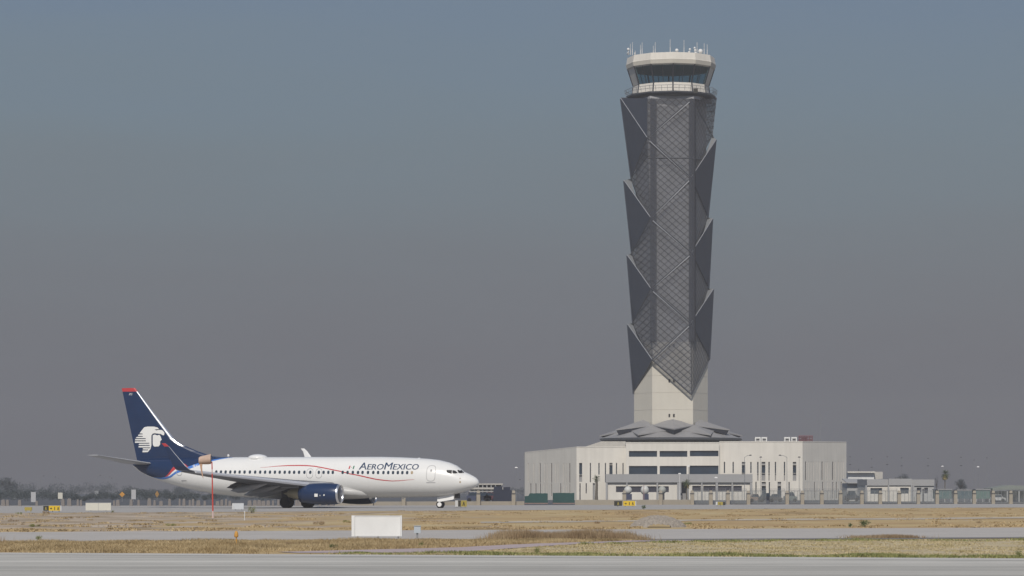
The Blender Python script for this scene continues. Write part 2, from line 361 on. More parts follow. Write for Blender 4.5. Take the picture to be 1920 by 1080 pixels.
M_taxi = pavemat('taxiway_asphalt', (0.37, 0.355, 0.335), 0.05, -2)
M_apron = pavemat('apron_asphalt', (0.10, 0.105, 0.115), 0.06, 0)
M_path = pavemat('pinkish_gravel_path', (0.41, 0.34, 0.335), 0.05, 10)
M_edge = pavemat('curb_shade_asphalt', (0.20, 0.19, 0.185), 0.05, 10)
M_pale = mat('pale_dirt', (0.43, 0.38, 0.31), 1, 0, 0.22, 0.5, (1, 0.3, 1))
M_edgeline = pavemat('pale_runway_shoulder', (0.48, 0.465, 0.43), 0.06)
M_mown = mat('mown_straw_ground', (0.44, 0.365, 0.23), 1, 0, 0.16, 0.6, (1, .4, 1))

g = MB()
xs = [-1600, -600, -150, -60, 0, 60, 150, 600, 1600]; ys = [-100, 0, 60, 100, 160, 260, 400, 700, 1200, 3000]
for i in range(len(xs)): 
    for j in range(len(ys)): g.v.append((xs[i], ys[j], 0))
for i in range(len(xs)-1):
    for j in range(len(ys)-1):
        a = i*len(ys)+j; g.f.append([a, a+len(ys), a+len(ys)+1, a+1]); g.mi.append(0)
tag(g.build('ground', M_ground), kind='structure')
def sheet(name, pts, z, m, wavy=0, seg=1.5):
    out = []
    for k in range(len(pts)):
        a, b = Vector(pts[k]), Vector(pts[(k+1) % len(pts)]); L = (b-a).length
        ns = max(1, int(L/seg)) if wavy and L < 400 else 1
        for q in range(ns):
            p = a.lerp(b, q/ns)
            if q and wavy: p = p + Vector((0, rng.normal()*wavy))
            out.append((p[0], p[1], z))
    tri = MB().poly(out); o = tri.build(name, m, fix=False)
    if o.data.polygons[0].normal.z < 0: o.data.flip_normals()
    bm = bmesh.new(); bm.from_mesh(o.data); bmesh.ops.triangulate(bm, faces=bm.faces); bm.to_mesh(o.data); bm.free()
    return tag(o, kind='structure')
def line_at(p, q, x):   # y of the line pq at world x
    return p[1] + (q[1]-p[1])*(x-p[0])/(q[0]-p[0])
ra, rb = G(0, 1036.5), G(1920, 1047.5)
sheet('runway', [(-150, -90), (150, -90), (150, line_at(ra, rb, 150)), (60, line_at(ra, rb, 60)), (-60, line_at(ra, rb, -60)), (-150, line_at(ra, rb, -150))], 0.008, M_runway)
# paler shoulder strip along the far runway edge
sheet('runway_shoulder', [(-60, line_at(ra, rb, -60)-2.4), (60, line_at(ra, rb, 60)-2.4), (60, line_at(ra, rb, 60)-0.25), (-60, line_at(ra, rb, -60)-0.25)], 0.013, M_edgeline, 0.05, 0.8)
fa, fb = G(0, 998), G(1920, 989.3); na, nb = G(0, 1017), G(1920, 1007.5)
sheet('service_road', [(-80, line_at(na, nb, -80)), (80, line_at(na, nb, 80)), (80, line_at(fa, fb, 80)), (-80, line_at(fa, fb, -80))], 0.008, M_road)
p1, p2 = G(1180, 1012), G(1920, 1008)
sheet('curb_shade', [(p1[0], p1[1]-2.2), (60, line_at(p1, p2, 60)-1.6), (60, line_at(p1, p2, 60)+1.2), (p1[0], p1[1]+0.6)], 0.013, M_edge)  # dark strip that paints in the curb's shade beside the road
PATH_T = [(520, 1035.5), (640, 1032.5), (860, 1027), (960, 1021.5), (1060, 1018), (1190, 1013.8), (1500, 1011.5)]
PATH_B = [(1500, 1012.5), (1190, 1016.5), (1080, 1021), (990, 1026.5), (930, 1031), (840, 1037.8), (560, 1037.5)]
sheet('gravel_path', [G(*q) for q in PATH_T + PATH_B], 0.013, M_path, 0.12, 0.6)
ta, tb = G(0, 959), G(1920, 953.5)
ta2 = G(300, 960.5); tb2 = G(1920, 951.6)
def YFL(px): return 350 + (px-628)*50/1300.0
sheet('taxiway', [(-160, line_at(ta2, tb2, -160)), (160, line_at(ta2, tb2, 160)), (160, 430), (60, 396), (-20, 349), (-160, 349)], 0.008, M_taxi)
sheet('apron', [(-1200, 352), (-18, 352), (60, 400), (160, 434), (1200, 2600), (-1200, 2600)], 0.008, M_apron)
pal = [(930, 981), (1200, 975.5), (1350, 972.5), (1500, 974), (1700, 972), (1990, 968), (1990, 973), (1760, 976), (1560, 977.5), (1300, 977), (1190, 979), (930, 986)]
mo = [G(1500,1013.5), G(1190,1017), G(1080,1021.5), G(990,1027), G(930,1031.5), G(860,1037)]
sheet('mown_verge', [(mo[-1][0], line_at(ra, rb, mo[-1][0])), (60, line_at(ra, rb, 60)), (60, line_at(p1, p2, 60)-1.7), mo[0]] + mo[1:-1], 0.004, M_mown, 0.05, 1.0)
sheet('dirt_track', [G(*q) for q in [(900, 978.5), (1100, 976.5), (1400, 973.5), (1700, 971.5), (2000, 968.5), (2000, 971.5), (1700, 974.5), (1400, 976), (1100, 979), (900, 981)]], 0.013, M_pale, 0.9, 1.4)

# grass
def blades(name, N, regions, hmin, hmax, wd, m, label, clump=0.0, lean=0.5, seed=1):
    rg = np.random.default_rng(seed)
    pts = []
    for (x0, x1, ylo, yhi, share) in regions:      # ylo, yhi are functions of x
        k = int(N*share); x = rg.uniform(x0, x1, k); t = rg.uniform(0, 1, k)
        if clump: 
            nc = max(4, int(k*clump)); cx = rg.uniform(x0, x1, nc); ct = rg.uniform(0, 1, nc); idx = rg.integers(0, nc, k)
            sz = rg.uniform(0.06, 0.45, nc)[idx]
            x = cx[idx] + rg.normal(0, 1, k)*sz; lo = ylo(cx[idx]); hi = yhi(cx[idx]); y = lo + (hi-lo)*ct[idx] + rg.normal(0, 1, k)*sz
        else: lo = ylo(x); hi = yhi(x); y = lo + (hi-lo)*t
        ok = (y > ylo(x)-0.15) & (y < yhi(x)+0.2); pts.append(np.stack([x[ok], y[ok]], 1))
    p = np.concatenate(pts); k = len(p)
    h = rg.uniform(hmin, hmax, k) * (0.5 + 0.7*(0.5+0.5*np.sin(p[:,0]*1.7+1.3*np.sin(p[:,1]*0.9))*np.cos(p[:,0]*0.53+p[:,1]*0.7)))
    a = rg.uniform(0, 2*np.pi, k); wv = np.stack([np.cos(a), np.sin(a)], 1)*wd*rg.uniform(0.6, 1.4, (k, 1))
    ln = rg.normal(0, lean, (k, 2))*h[:, None]
    v = np.zeros((k, 3, 3), np.float32)
    v[:,0,:2] = p - wv; v[:,1,:2] = p + wv; v[:,2,:2] = p + ln; v[:,2,2] = h
    me = bpy.data.meshes.new(name); me.vertices.add(3*k); me.vertices.foreach_set('co', v.ravel())
    me.loops.add(3*k); me.loops.foreach_set('vertex_index', np.arange(3*k, dtype=np.int32))
    me.polygons.add(k); me.polygons.foreach_set('loop_start', np.arange(0, 3*k, 3, dtype=np.int32)); me.polygons.foreach_set('loop_total', np.full(k, 3, np.int32))
    me.update(calc_edges=True); me.materials.append(m); o = link(bpy.data.objects.new(name, me)); return tag(o, label, None, None, 'stuff')
rw = lambda x: ra[1] + (rb[1]-ra[1])*(x-ra[0])/(rb[0]-ra[0]) + 0.1
sn = lambda x: na[1] + (nb[1]-na[1])*(x-na[0])/(nb[0]-na[0])
sf = lambda x: fa[1] + (fb[1]-fa[1])*(x-fa[0])/(fb[0]-fa[0])
PT = np.array([G(*q) for q in PATH_T]); PB = np.array([G(*q) for q in PATH_B][::-1])
pt = lambda x: np.where(x < PT[0,0], rw(x), np.interp(x, PT[:,0], PT[:,1])+0.15)
pb = lambda x: np.interp(x, PB[:,0], PB[:,1])-0.15
xe = G(1185, 1012)[0]
blades('verge_grass', 150000, [(-26, xe, pt, lambda x: sn(x)-0.4, 0.9), (-26, xe, lambda x: sn(x)-3, lambda x: sn(x)-0.4, 0.1)], 0.05, 0.13, 0.011, M_dry, 'dry ochre grass on the verge left of the pink gravel path', 0.02, 0.5, 2)
blades('tall_grass', 17000, [(G(1185,1015)[0]-0.05-4.2, xe, lambda x: sn(x)-2.6, lambda x: sn(x)-0.3, 0.9), (G(0,1012)[0]-3, G(80,1012)[0], lambda x: sn(x)-4, lambda x: sn(x)-2, 0.1)], 0.20, 0.40, 0.009, M_tall, 'tall brown grass stalks along the near edge of the service road', 0.02, 0.22, 3)
blades('mown_grass', 80000, [(PB[0,0]+1.5, 25, rw, lambda x: np.minimum(pb(x), sn(x)-2.3), 1.0)], 0.02, 0.055, 0.014, M_straw, 'short straw coloured grass between the path and the runway', 0.015, 0.7, 4)
blades('green_edge_grass', 30000, [(PB[0,0]+1.5, 25, rw, lambda x: rw(x)+1.6, 0.8), (2, 25, lambda x: pb(x)-2.5, lambda x: pb(x)-0.6, 0.2)], 0.05, 0.11, 0.014, M_gg, 'greenish grass fringe along the runway edge', 0.008, 0.6, 5)
tw = lambda x: ta2[1] + (tb2[1]-ta2[1])*(x-ta2[0])/(tb2[0]-ta2[0])
blades('infield_grass', 60000, [(-62, 66, lambda x: sf(x)+1.0, lambda x: tw(x)-3, 0.8), (-30, 40, lambda x: sf(x)+0.3, lambda x: sf(x)+9, 0.2)], 0.03, 0.10, 0.03, M_fardry, 'dry orange grass on the infield between service road and taxiway', 0.012, 0.8, 6)
blades('roadside_tufts', 3500, [(G(1600,1008)[0], G(1700,1008)[0], lambda x: sn(x)-0.9, lambda x: sn(x)-0.2, 1.0)], 0.10, 0.20, 0.010, M_tall, 'brown tufts on the near edge of the service road at right', 0.03, 0.4, 7)

# ------------------------------------------------------------------ control tower
TY = 594.0
tower = empty('control_tower', (WX(1258, TY), TY, 0), 'tall airport control tower wrapped in dark folded metal mesh on a pale shaft', 'control tower')
TX = tower.location.x
def shaftpoly(z, k=1.0, dx=0):
    q = [(-3.95, -6.2), (3.95, -6.2), (7.2, 0), (3.95, 6.2), (-3.95, 6.2), (-7.2, 0)]
    return [(TX + dx + a*k, TY + b*k, z) for a, b in q]
z640 = WZ(641, 588)
MB().ring([shaftpoly(0), shaftpoly(z640)]).build('shaft', M_shaft, tower)
m = MB()
for z in (WZ(768, 588), WZ(736, 588), WZ(704, 588)):
    for a, b in ((0,1),(1,2),(5,0)):
        pa, pb_ = shaftpoly(0, 1.002)[a], shaftpoly(0, 1.002)[b]
        m.tube((pa[0], pa[1], z), (pb_[0], pb_[1], z), 0.02, n=4)
m.build('formwork_joint', M_fj, tower)
MB().ring([shaftpoly(z640+0.01, 0.96), shaftpoly(WZ(183, 588), 0.96)]).build('upper_shaft', M_core, tower)
m = MB()
for sx_ in (-1, 1):
    x = TX + sx_*3.72; MB().box(x-0.62, x+0.62, 587.1, 587.95, z640+0.05, WZ(186, 588)).build('service_riser', M_riser, tower)
for py in (648, 714, 779):
    for px in (1255, 1263.5):
        c = P(px, py, 587.75); m = MB().box(c[0]-0.16, c[0]+0.16, 587.72, 587.85, c[2]-0.3, c[2]+0.3); m.build('small_window', M_dark, tower)
for sx_ in (-1, 1):
    x = TX + sx_*3.72 - .1; MB().poly([(x-.55, 586.42, z640), (x+.55, 586.42, z640), (x+.55, 586.42, WZ(187, 588)), (x-.55, 586.42, WZ(187, 588))]).build('dense_mesh_strip', M_strip, tower, fix=False)
# folded skin
YF = 586.6
Ln = [(1214,184),(1213.5,258),(1219.9,408),(1220.6,541),(1223,674.5)]
Rn = [(1297,185),(1295.5,333),(1296.5,474),(1295,606),(1296,739.5)]
LN = [P(x, y, YF) for x, y in Ln]; RN = [P(x, y, YF) for x, y in Rn]
T = [None] + [P(x, y, 593.5) for x, y in ((1164,184),(1170,338),(1176,478),(1177,608))]
B = [None] + [P(x, y, 594.5) for x, y in ((1183,336),(1183.7,476),(1185.7,606),(1187,738))]
U = [P(x, y, 593.5) for x, y in ((1344,184),(1342.5,262),(1336,410),(1337.5,542))]
C = [P(x, y, 594.5) for x, y in ((1336,255),(1327.5,408),(1329,541),(1330.5,672))]
back = lambda p: (p[0], 2*TY - p[1], p[2])
meshes, fins, close, edges, bright = [], [], [], [], []
def pop(a, d): return (a[0], a[1]-d, a[2])
# front facets: the upper edge of each facet stands proud of the one above
meshes += [(LN[0], RN[0], LN[1]), (LN[1], RN[0], RN[1]), (LN[1], RN[1], LN[2]), (LN[2], RN[1], RN[2]), (LN[2], RN[2], LN[3]), (LN[3], RN[2], RN[3]), (LN[3], RN[3], LN[4]), (LN[4], RN[3], RN[4])]
for k in (1, 2, 3, 4): fins.append((T[k], LN[k], B[k]))
fins.append((T[1], LN[0], LN[1]))
for k in (1, 2, 3): meshes.append((B[k], LN[k], LN[k+1])); close.append((T[k+1], B[k], LN[k+1]))
for k in (1, 2, 3): fins.append((U[k], RN[k], C[k])); meshes.append((C[k], RN[k], RN[k+1])); close.append((U[k], C[k-1], RN[k]))
meshes += [(U[0], RN[0], C[0]), (RN[0], C[0], RN[1])]
diag = [(LN[1], RN[0]), (LN[1], RN[1]), (RN[1], LN[2]), (LN[2], RN[2]), (RN[2], LN[3]), (LN[3], RN[3]), (RN[3], LN[4]), (LN[4], RN[4])]
def skin(f):
    a = MB(); 
    for t in meshes: a.poly([f(p) for p in t])
    a.build('mesh_panel', M_mesh, tower, fix=False)
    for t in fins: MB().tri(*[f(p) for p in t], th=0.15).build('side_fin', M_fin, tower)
    for t in close: MB().tri(f(t[0]), f(t[1]), Vector(f(t[0])).lerp(Vector(f(t[2])), .42), th=0.08).build('fin_return', M_ret, tower)
    a = MB()
    for p, q in diag: a.tube(f(p), f(q), 0.16, n=5)
    for k in (1,2,3): a.tube(f(B[k]), f(LN[k+1]), 0.08, n=5); a.tube(f(LN[k]), f(B[k]), 0.10, n=5)
    for k in (1,2,3): a.tube(f(C[k]), f(RN[k+1]), 0.08, n=5)
    a.tube(f(LN[4]), f(B[4]), .12, n=5); a.tube(f(C[3]), f(RN[4]), .16, n=5); a.tube(f(RN[0]), f(C[0]), .1, n=5); a.tube(f(LN[4]), f(RN[4]), .14, n=5)
    a.tube(f(T[1]), f(U[0]), .12, n=5)
    for k in range(4):
        a.tube(f(LN[k]), f(LN[k+1]), .045, n=4); a.tube(f(RN[k]), f(RN[k+1]), .045, n=4)
    a.tube(f(P(1214, 296, YF-.05)), f(P(1297, 296, YF-.05)), .11, n=5); a.tube(f(P(1297, 296, YF)), f(P(1316, 300, 590.5)), .16, n=5)
    a.build('skin_frame', M_dsteel, tower)
    a = MB()
    for p, q in diag[:-1]:
        up = 0.24; p_, q_ = Vector(f(p)), Vector(f(q)); dy = -0.22 if f(p)[1] < TY else 0.22
        mid = (p_+q_)/2; p2, q2 = p_.lerp(q_, .05), p_.lerp(q_, .95)
        hi, lo = (p2, q2) if p2.z > q2.z else (q2, p2)
        a.tube(hi + Vector((0, dy*1.6, -up*1.2)), lo + Vector((0, dy*.4, -up)), 0.10, 0.02, n=5)
    for k in (1,2,3,4): a.tube(Vector(f(T[k])), Vector(f(LN[k])), .07, n=5)
    for k in (1,2,3): a.tube(Vector(f(U[k])), Vector(f(RN[k])), .07, n=5)
    a.build('ridge_trim', M_steel, tower)
skin(lambda p: p); skin(back)
MB().ring([[ (p[0], p[1], WZ(186,588)) for p in shaftpoly(0,1.12)], [(p[0], p[1], WZ(181,588)) for p in shaftpoly(0,1.12)]]).build('collar', M_core, tower)

# cab
def dod(r, py, Y=TY, ph=0.0, n=12):
    z = WZ(py, TY - 4); return [(TX + r/9.6*math.sin(2*math.pi*i/n+ph), TY - r/9.6*math.cos(2*math.pi*i/n+ph), z) for i in range(n)]
MB().ring([dod(81,180.5), dod(84,178), dod(84,175.5)]).build('walkway', M_dsteel, tower)
MB().ring([dod(66,182), dod(66,178)]).build('neck', M_core, tower)
MB().ring([dod(73,175.5), dod(72,168), dod(70.5,158)], cap0=False, cap1=False).build('cab_base_wall', M_wall, tower)
for i in range(12):
    a, b = dod(73.3,175.4)[i], dod(70.8,158.2)[i]; MB().tube(a, b, 0.14, n=4).build('panel_joint', M_dsteel, tower)
MB().ring([dod(79,126.5), dod(79,125.8)]).build('cab_ceiling', M_riser, tower)
MB().ring([dod(70,158.5), dod(70,157.3)]).build('cab_floor', M_dsteel, tower)
MB().box(TX-3.4, TX+3.4, TY-1.2, TY+1.2, WZ(157.2,590), WZ(154.5,590)).build('console_block', M_grey, tower)
gt, gb = dod(81.5, 123.5), dod(70.5, 157)
for i in range(12):
    j = (i+1) % 12; q = [gb[i], gb[j], gt[j], gt[i]]
    if i in (2, 9): MB().extr(q, (-0.2 if i == 2 else 0.2, 0, 0)).build('cab_column', M_wall, tower)
    else: MB().poly(q).build('cab_window', M_cab, tower, fix=False)
for i in range(12):
    MB().tube(gb[i], gt[i], 0.15, n=5).build('mullion', M_riser, tower)
    if i not in (2, 9):
        j = (i+1) % 12; c = Vector(gb[i]).lerp(Vector(gb[j]), .5); d = Vector(gt[i]).lerp(Vector(gt[j]), .5); MB().tube(c, d, 0.07, n=4).build('mullion', M_riser, tower)
m = MB(); m.ring([dod(80,127), dod(83,124), dod(84.6,116.5)], cap1=False); m.build('roof_skirt', M_shaft, tower)
m = MB(); m.ring([dod(84.4,116.4), dod(83.6,115.6), dod(81.8,103.5)], cap0=False); m.build('roof_parapet', M_wall, tower)
m = MB()
rl = [dod(85,175), dod(86,170), dod(87,165)]
for r_ in rl[1:]:
    for i in range(12): m.tube(r_[i], r_[(i+1)%12], 0.04, n=4)
for i in range(12):
    for t in (0, .25, .5, .75):
        m.tube(Vector(rl[0][i]).lerp(Vector(rl[0][(i+1)%12]), t), Vector(rl[2][i]).lerp(Vector(rl[2][(i+1)%12]), t), 0.035, n=4)
m.build('walkway_railing', M_pole, tower)
c = P(1304.5, 169, TY-8.2); MB().box(c[0]-.42, c[0]+.42, TY-8.0, TY-7.5, c[2]-.5, c[2]+.35).build('cab_door', M_signblack, tower)
for px, y0, y1, d in ((1182,82,101,3),(1185.8,79,101,0),(1201,84,101,-3),(1204,79.5,101,2),(1225,86,101,-2),(1228.5,79,101,0),(1256.5,74,101,-4),(1282.5,75,101,1),(1307,79,101,3),(1320.3,81,101,-1),(1326,83,101,2),(1191,95,101,1),(1243,99,101,0),(1290,98,101,0)):
    Y = TY + d; MB().tube(P(px, 103, Y), P(px, y1-(y1-y0)*.45, Y), .085, n=5).tube(P(px, y1-(y1-y0)*.45, Y), P(px, y0, Y), .05, n=5).build('whip_antenna', M_wpole, tower)
for px, py, r, d in ((1178,92.5,2.7,0),(1178,100,2.8,1),(1269,94.5,3.4,-2),(1293.5,92.5,2.1,0),(1291.5,97.5,1.7,1),(1302.5,90,2.2,2),(1303.5,94.5,2.4,0),(1304.3,99,1.9,0),(1313.5,96.2,4.6,-2),(1243,100.5,2.2,0),(1190,100,1.3,0)):
    Y = TY + d; c = P(px, py, Y); m = MB(); m.sphere(c, r/9.6, 10, 8, 1.0); m.tube(c, P(px, 103, Y), .07, n=5)
    m.build('antenna_dish', M_board, tower, smooth=True)

# folded canopy plates at the foot of the tower
def pol(a, r, z): return (TX + r*math.sin(a), TY - r*math.cos(a), z)
zt = lambda py: WZ(py, 590)
m = MB(); u = MB()
def plate(a, ri, rm, ro, da, z_in, z_mid, z_out, keel):
    I = pol(a, ri, z_in); O = pol(a, ro, z_out); A = pol(a-da, rm, z_mid); Bq = pol(a+da, rm, z_mid); K = pol(a, ro-0.7, keel)
    m.add([I, A, O, Bq], [[0,1,2],[0,2,3]])
    I2 = pol(a, ri, z_in-0.25); u.add([I2, A, K, Bq, O], [[0,1,2],[0,2,3],[1,4,2],[3,2,4]])
    m.extr([A, O, pol(a, ro, z_out-0.22), (A[0], A[1], A[2]-0.16)], (0, 0.02, 0)); m.extr([O, Bq, (Bq[0], Bq[1], Bq[2]-0.16), pol(a, ro, z_out-0.22)], (0, 0.02, 0))
for k in range(6):
    plate(R(60*k), 5.6, 8.2, 12.7, R(29), zt(784.5), zt(798), zt(805.5), zt(816))
for k in range(6):
    plate(R(30+60*k), 7.6, 9.8, 14.0, R(27), zt(796), zt(807), zt(816), zt(819.5))
m.build('canopy_plate', M_plate, tower, fix=False); u.build('canopy_underside', M_soffit, tower, fix=False)
rr = lambda r, z, n=24: [pol(2*math.pi*i/n, r, z) for i in range(n)]
m = MB(); n_ = 24; top = [pol(2*math.pi*i/n_, 9.2 if i % 2 == 0 else 10.4, zt(805) if i % 4 == 2 else zt(809)) for i in range(n_)]
m.ring([rr(13.7, zt(821.5)), top, rr(7, zt(800))], cap0=False); m.build('canopy_skirt', M_plate, tower)
MB().ring([rr(13.4, zt(827)), rr(13.9, zt(825)), rr(13.9, zt(822)), rr(13.6, zt(821.6))]).build('canopy_ring_beam', M_dsteel, tower)
for i in range(36):
    a = 2*math.pi*i/36; MB().tube(pol(a, 13.5, zt(826)), pol(a+.02, 13.5-0.9*(i%3==0), zt(832)), .07, n=4).build('canopy_strut', M_dsteel, tower)

# ------------------------------------------------------------------ operations building
bld = empty('operations_building', (WX(1285, 600), 600, 0), 'long white three storey building with vertical window slits round the foot of the tower', 'building')
def rayx(px, p0, p1):
    a = (px-CX)/F; dx, dy = p1[0]-p0[0], p1[1]-p0[1]
    return (a*p0[1]-p0[0])/(dx-a*dy)       # parameter along p0->p1
def facade(parent, p0, p1, ztop, ops, m_wall=M_wall, depth=0.35, zbase=0.0, ztop1=None, name='wall', gname='window'):
    """wall from p0 to p1 with real recessed openings; ops in photo columns/rows: (px0,px1,py0,py1,material)"""
    L = math.dist(p0, p1); ux, uy = (p1[0]-p0[0])/L, (p1[1]-p0[1])/L; nx, ny = uy, -ux   # outward (towards -y for +x walls)
    ztop1 = ztop if ztop1 is None else ztop1; O = []
    for (a, b, c, d, mm) in ops:
        ta, tb = rayx(a, p0, p1), rayx(b, p0, p1); Y = p0[1] + (p1[1]-p0[1])*(ta+tb)/2
        O.append((ta*L, tb*L, max(WZ(d, Y), zbase+.02), WZ(c, Y), mm))
    us = sorted({0, L, *[o[0] for o in O], *[o[1] for o in O]}); zs = sorted({zbase, min(ztop, ztop1)-.001, *[o[2] for o in O], *[o[3] for o in O]})
    pt = lambda u, z, d=0: (p0[0]+ux*u-nx*d, p0[1]+uy*u-ny*d, z)
    wl = MB()
    for i in range(len(us)-1):
        for j in range(len(zs)-1):
            uc, zc = (us[i]+us[i+1])/2, (zs[j]+zs[j+1])/2
            if any(o[0] < uc < o[1] and o[2] < zc < o[3] for o in O): continue
            wl.poly([pt(us[i], zs[j]), pt(us[i+1], zs[j]), pt(us[i+1], zs[j+1]), pt(us[i], zs[j+1])])
    wl.poly([pt(0, zs[-1]), pt(L, zs[-1]), pt(L, ztop1), pt(0, ztop)])
    for o in O:
        a, b, c, d = o[:4]
        for q in (((a,c),(b,c)), ((b,c),(b,d)), ((b,d),(a,d)), ((a,d),(a,c))):
            wl.poly([pt(*q[0]), pt(*q[1]), pt(*q[1], depth), pt(*q[0], depth)])
    wobj = wl.build(name, m_wall, parent, fix=False)
    for o in O:
        a, b, c, d, mm = o; q = MB().poly([pt(a, c, depth-.005), pt(b, c, depth-.005), pt(b, d, depth-.005), pt(a, d, depth-.005)])
        q.build('spandrel' if mm is M_span else ('wall_groove' if mm is M_seam else gname), mm, parent, fix=False)
    return wobj
G1, G2, SP, SM = M_glass, M_glass2, M_span, M_seam
pA, pB = (WX(984, 598), 598.0), (WX(1081, 577), 577.0)
zA, zB = WZ(849, 598), WZ(839, 577)
ops = []
for x in (1012.5, 1034, 1068): ops.append((x-1.1, x+1.1, 868.5, 905, G2))
for x in (990.5, 1001, 1021.5, 1026, 1041.5, 1046.5, 1056.5, 1061.5): ops.append((x-.45, x+.45, 868.5, 905, SM))
for x in (995, 1004.5, 1013, 1051): ops.append((x-1.1, x+1.1, 906.5, 930, G2))
for x in (1034, 1068): ops.append((x-.9, x+.9, 906.5, 930, G2))
for x in (1020, 1025.5, 1057, 1062): ops.append((x-.4, x+.4, 906.5, 925, SM))
facade(bld, pA, pB, zA, ops, ztop1=zB, depth=.09)
pC = (WX(1173.5, 577), 577.0)
ops = [(1086,1091.5,868,890,G1),(1086,1091.5,890.6,903.5,SP),(1106,1108,868,904,G2),(1122,1124.2,868,890,G1),(1134.2,1136.2,868,890,G1),(1142.6,1148.6,872,890,G1),(1142.6,1148.6,868,871.5,SP),(1155,1157,868,890,G1),(1167.2,1169.2,868,890,G1),(1086.5,1088.6,906,938,G2),(1098.2,1100.2,906,925,G2),(1111.5,1115.5,906,938,SP)]
facade(bld, pB, pC, zB, ops, ztop1=zB+.05)
pD0, pD1 = (WX(1173.5, 575), 575.0), (WX(1349, 575), 575.0); zC = WZ(830.7, 575)
ops = [(1179.3,1232,845.5,856.5,G1),(1236.8,1288.7,845.5,856.5,G1),(1293.6,1347.2,845,855.5,G1),(1179.3,1232.5,873.6,889.2,G1),(1237,1287.5,873.6,889.2,G1),(1292.5,1347.2,873,889,G1)]
facade(bld, pD0, pD1, zC, ops)
pE0, pE1 = (WX(1349, 576), 576.0), (WX(1505, 576), 576.0); zE = WZ(829, 576)
ops = []
for x in (1358.4, 1374.7, 1408, 1421, 1442, 1454, 1471): ops += [(x-1.2, x+1.2, 866, 887, G1)] + ([(x-1.2, x+1.2, 887.5, 901.5, SP)] if x > 1412 else [])
for a, b in ((1391,1397.4),(1428,1435),(1486.5,1493)): ops += [(a, b, 872, 887, G1), (a, b, 866, 871.6, SP), (a, b, 887.5, 901.5, SP)]
for x in (1417.5, 1442.6, 1479.6): ops.append((x-1.1, x+1.1, 903.5, 935, G1))
for a, b in ((1428,1436),(1458,1464.5)): ops += [(a, b, 911, 935, G1), (a, b, 903.5, 910.5, SP)]
facade(bld, pE0, pE1, zE, ops)
pF = (WX(1587, 588), 588.0); pF0 = (WX(1505.2, 576), 576.0)
ops = []
for x in (1510.8, 1541.7, 1561.7): ops.append((x-1.1, x+1.1, 865.5, 900, G2))
for x in (1516,1520.5,1525.5,1531.5,1536,1547.5,1551,1556,1566.5,1572,1577,1581.5): ops.append((x-.4, x+.4, 865.5, 901, SM))
for x in (1527.5, 1542.7, 1562, 1568.5, 1577.5): ops.append((x-1.0, x+1.0, 903.5, 935, G2))
for x in (1511, 1516.5, 1535, 1551, 1556): ops.append((x-.4, x+.4, 903.5, 930, SM))
facade(bld, pF0, pF, zE, ops, ztop1=zE+.12, depth=.09)
m = MB()   # returns between blocks, rear and end walls
m.poly([(pC[0], 577, 0), (pD0[0], 575, 0), (pD0[0], 575, zC), (pC[0], 577, zC)]); m.poly([(pC[0]+.01, 577, zB), (pC[0]+.01, 640, zB), (pC[0]+.01, 640, zC), (pC[0]+.01, 577, zC)])
m.poly([(pD1[0], 575, 0), (pE0[0], 576, 0), (pE0[0], 576, zC), (pD1[0], 575, zC)]); m.poly([(pF[0], 588, 0), (pF[0], 640, 0), (pF[0], 640, zE+.12), (pF[0], 588, zE+.12)])
m.poly([(pA[0], 598, 0), (pA[0], 640, 0), (pA[0], 640, zA), (pA[0], 598, zA)]); m.poly([(pA[0], 640, 0), (pF[0], 640, 0), (pF[0], 640, zA), (pA[0], 640, zA)])
m.build('side_wall', M_wall, bld, fix=False)
m = MB(); e = 0.45
m.poly([(pA[0], 598, zA-e), (pB[0], 577, zB-e), (pC[0], 577, zB-e), (pC[0], 640, zB-e), (pA[0], 640, zA-e)])
m.poly([(pD0[0], 575, zC-e), (pD1[0], 575, zC-e), (pD1[0], 640, zC-e), (pD0[0], 640, zC-e)])
m.poly([(pE0[0], 576, zE-e), (pF0[0], 576, zE-e), (pF[0], 588, zE-e), (pF[0], 640, zE-e), (pE0[0], 640, zE-e)])
m.build('roof', M_roof, bld, fix=False)
m = MB(); q0, q1 = WX(1092, 582), WX(1127, 582)
m.extr([(q0, 580, zB-.3), (WX(1173, 580), 580, zB-.3), (WX(1173, 580), 580, WZ(827.5, 580)), (q1, 580, WZ(827.5, 580)), (q0, 580, WZ(839, 580))], (0, 30, 0)).build('roof_upstand', M_roof, bld)
# parapet coping
m = MB()
def cope(p, q, z0, z1): m.extr([(p[0], p[1]-.06, z0), (q[0], q[1]-.06, z1), (q[0], q[1]-.06, z1+.16), (p[0], p[1]-.06, z0+.16)], (0, .5, 0))
cope(pA, pB, zA, zB); cope(pB, pC, zB, zB+.05); cope(pD0, pD1, zC, zC); cope(pE0, pE1, zE, zE); cope(pF0, pF, zE, zE+.12)
m.build('coping', M_wall, bld)
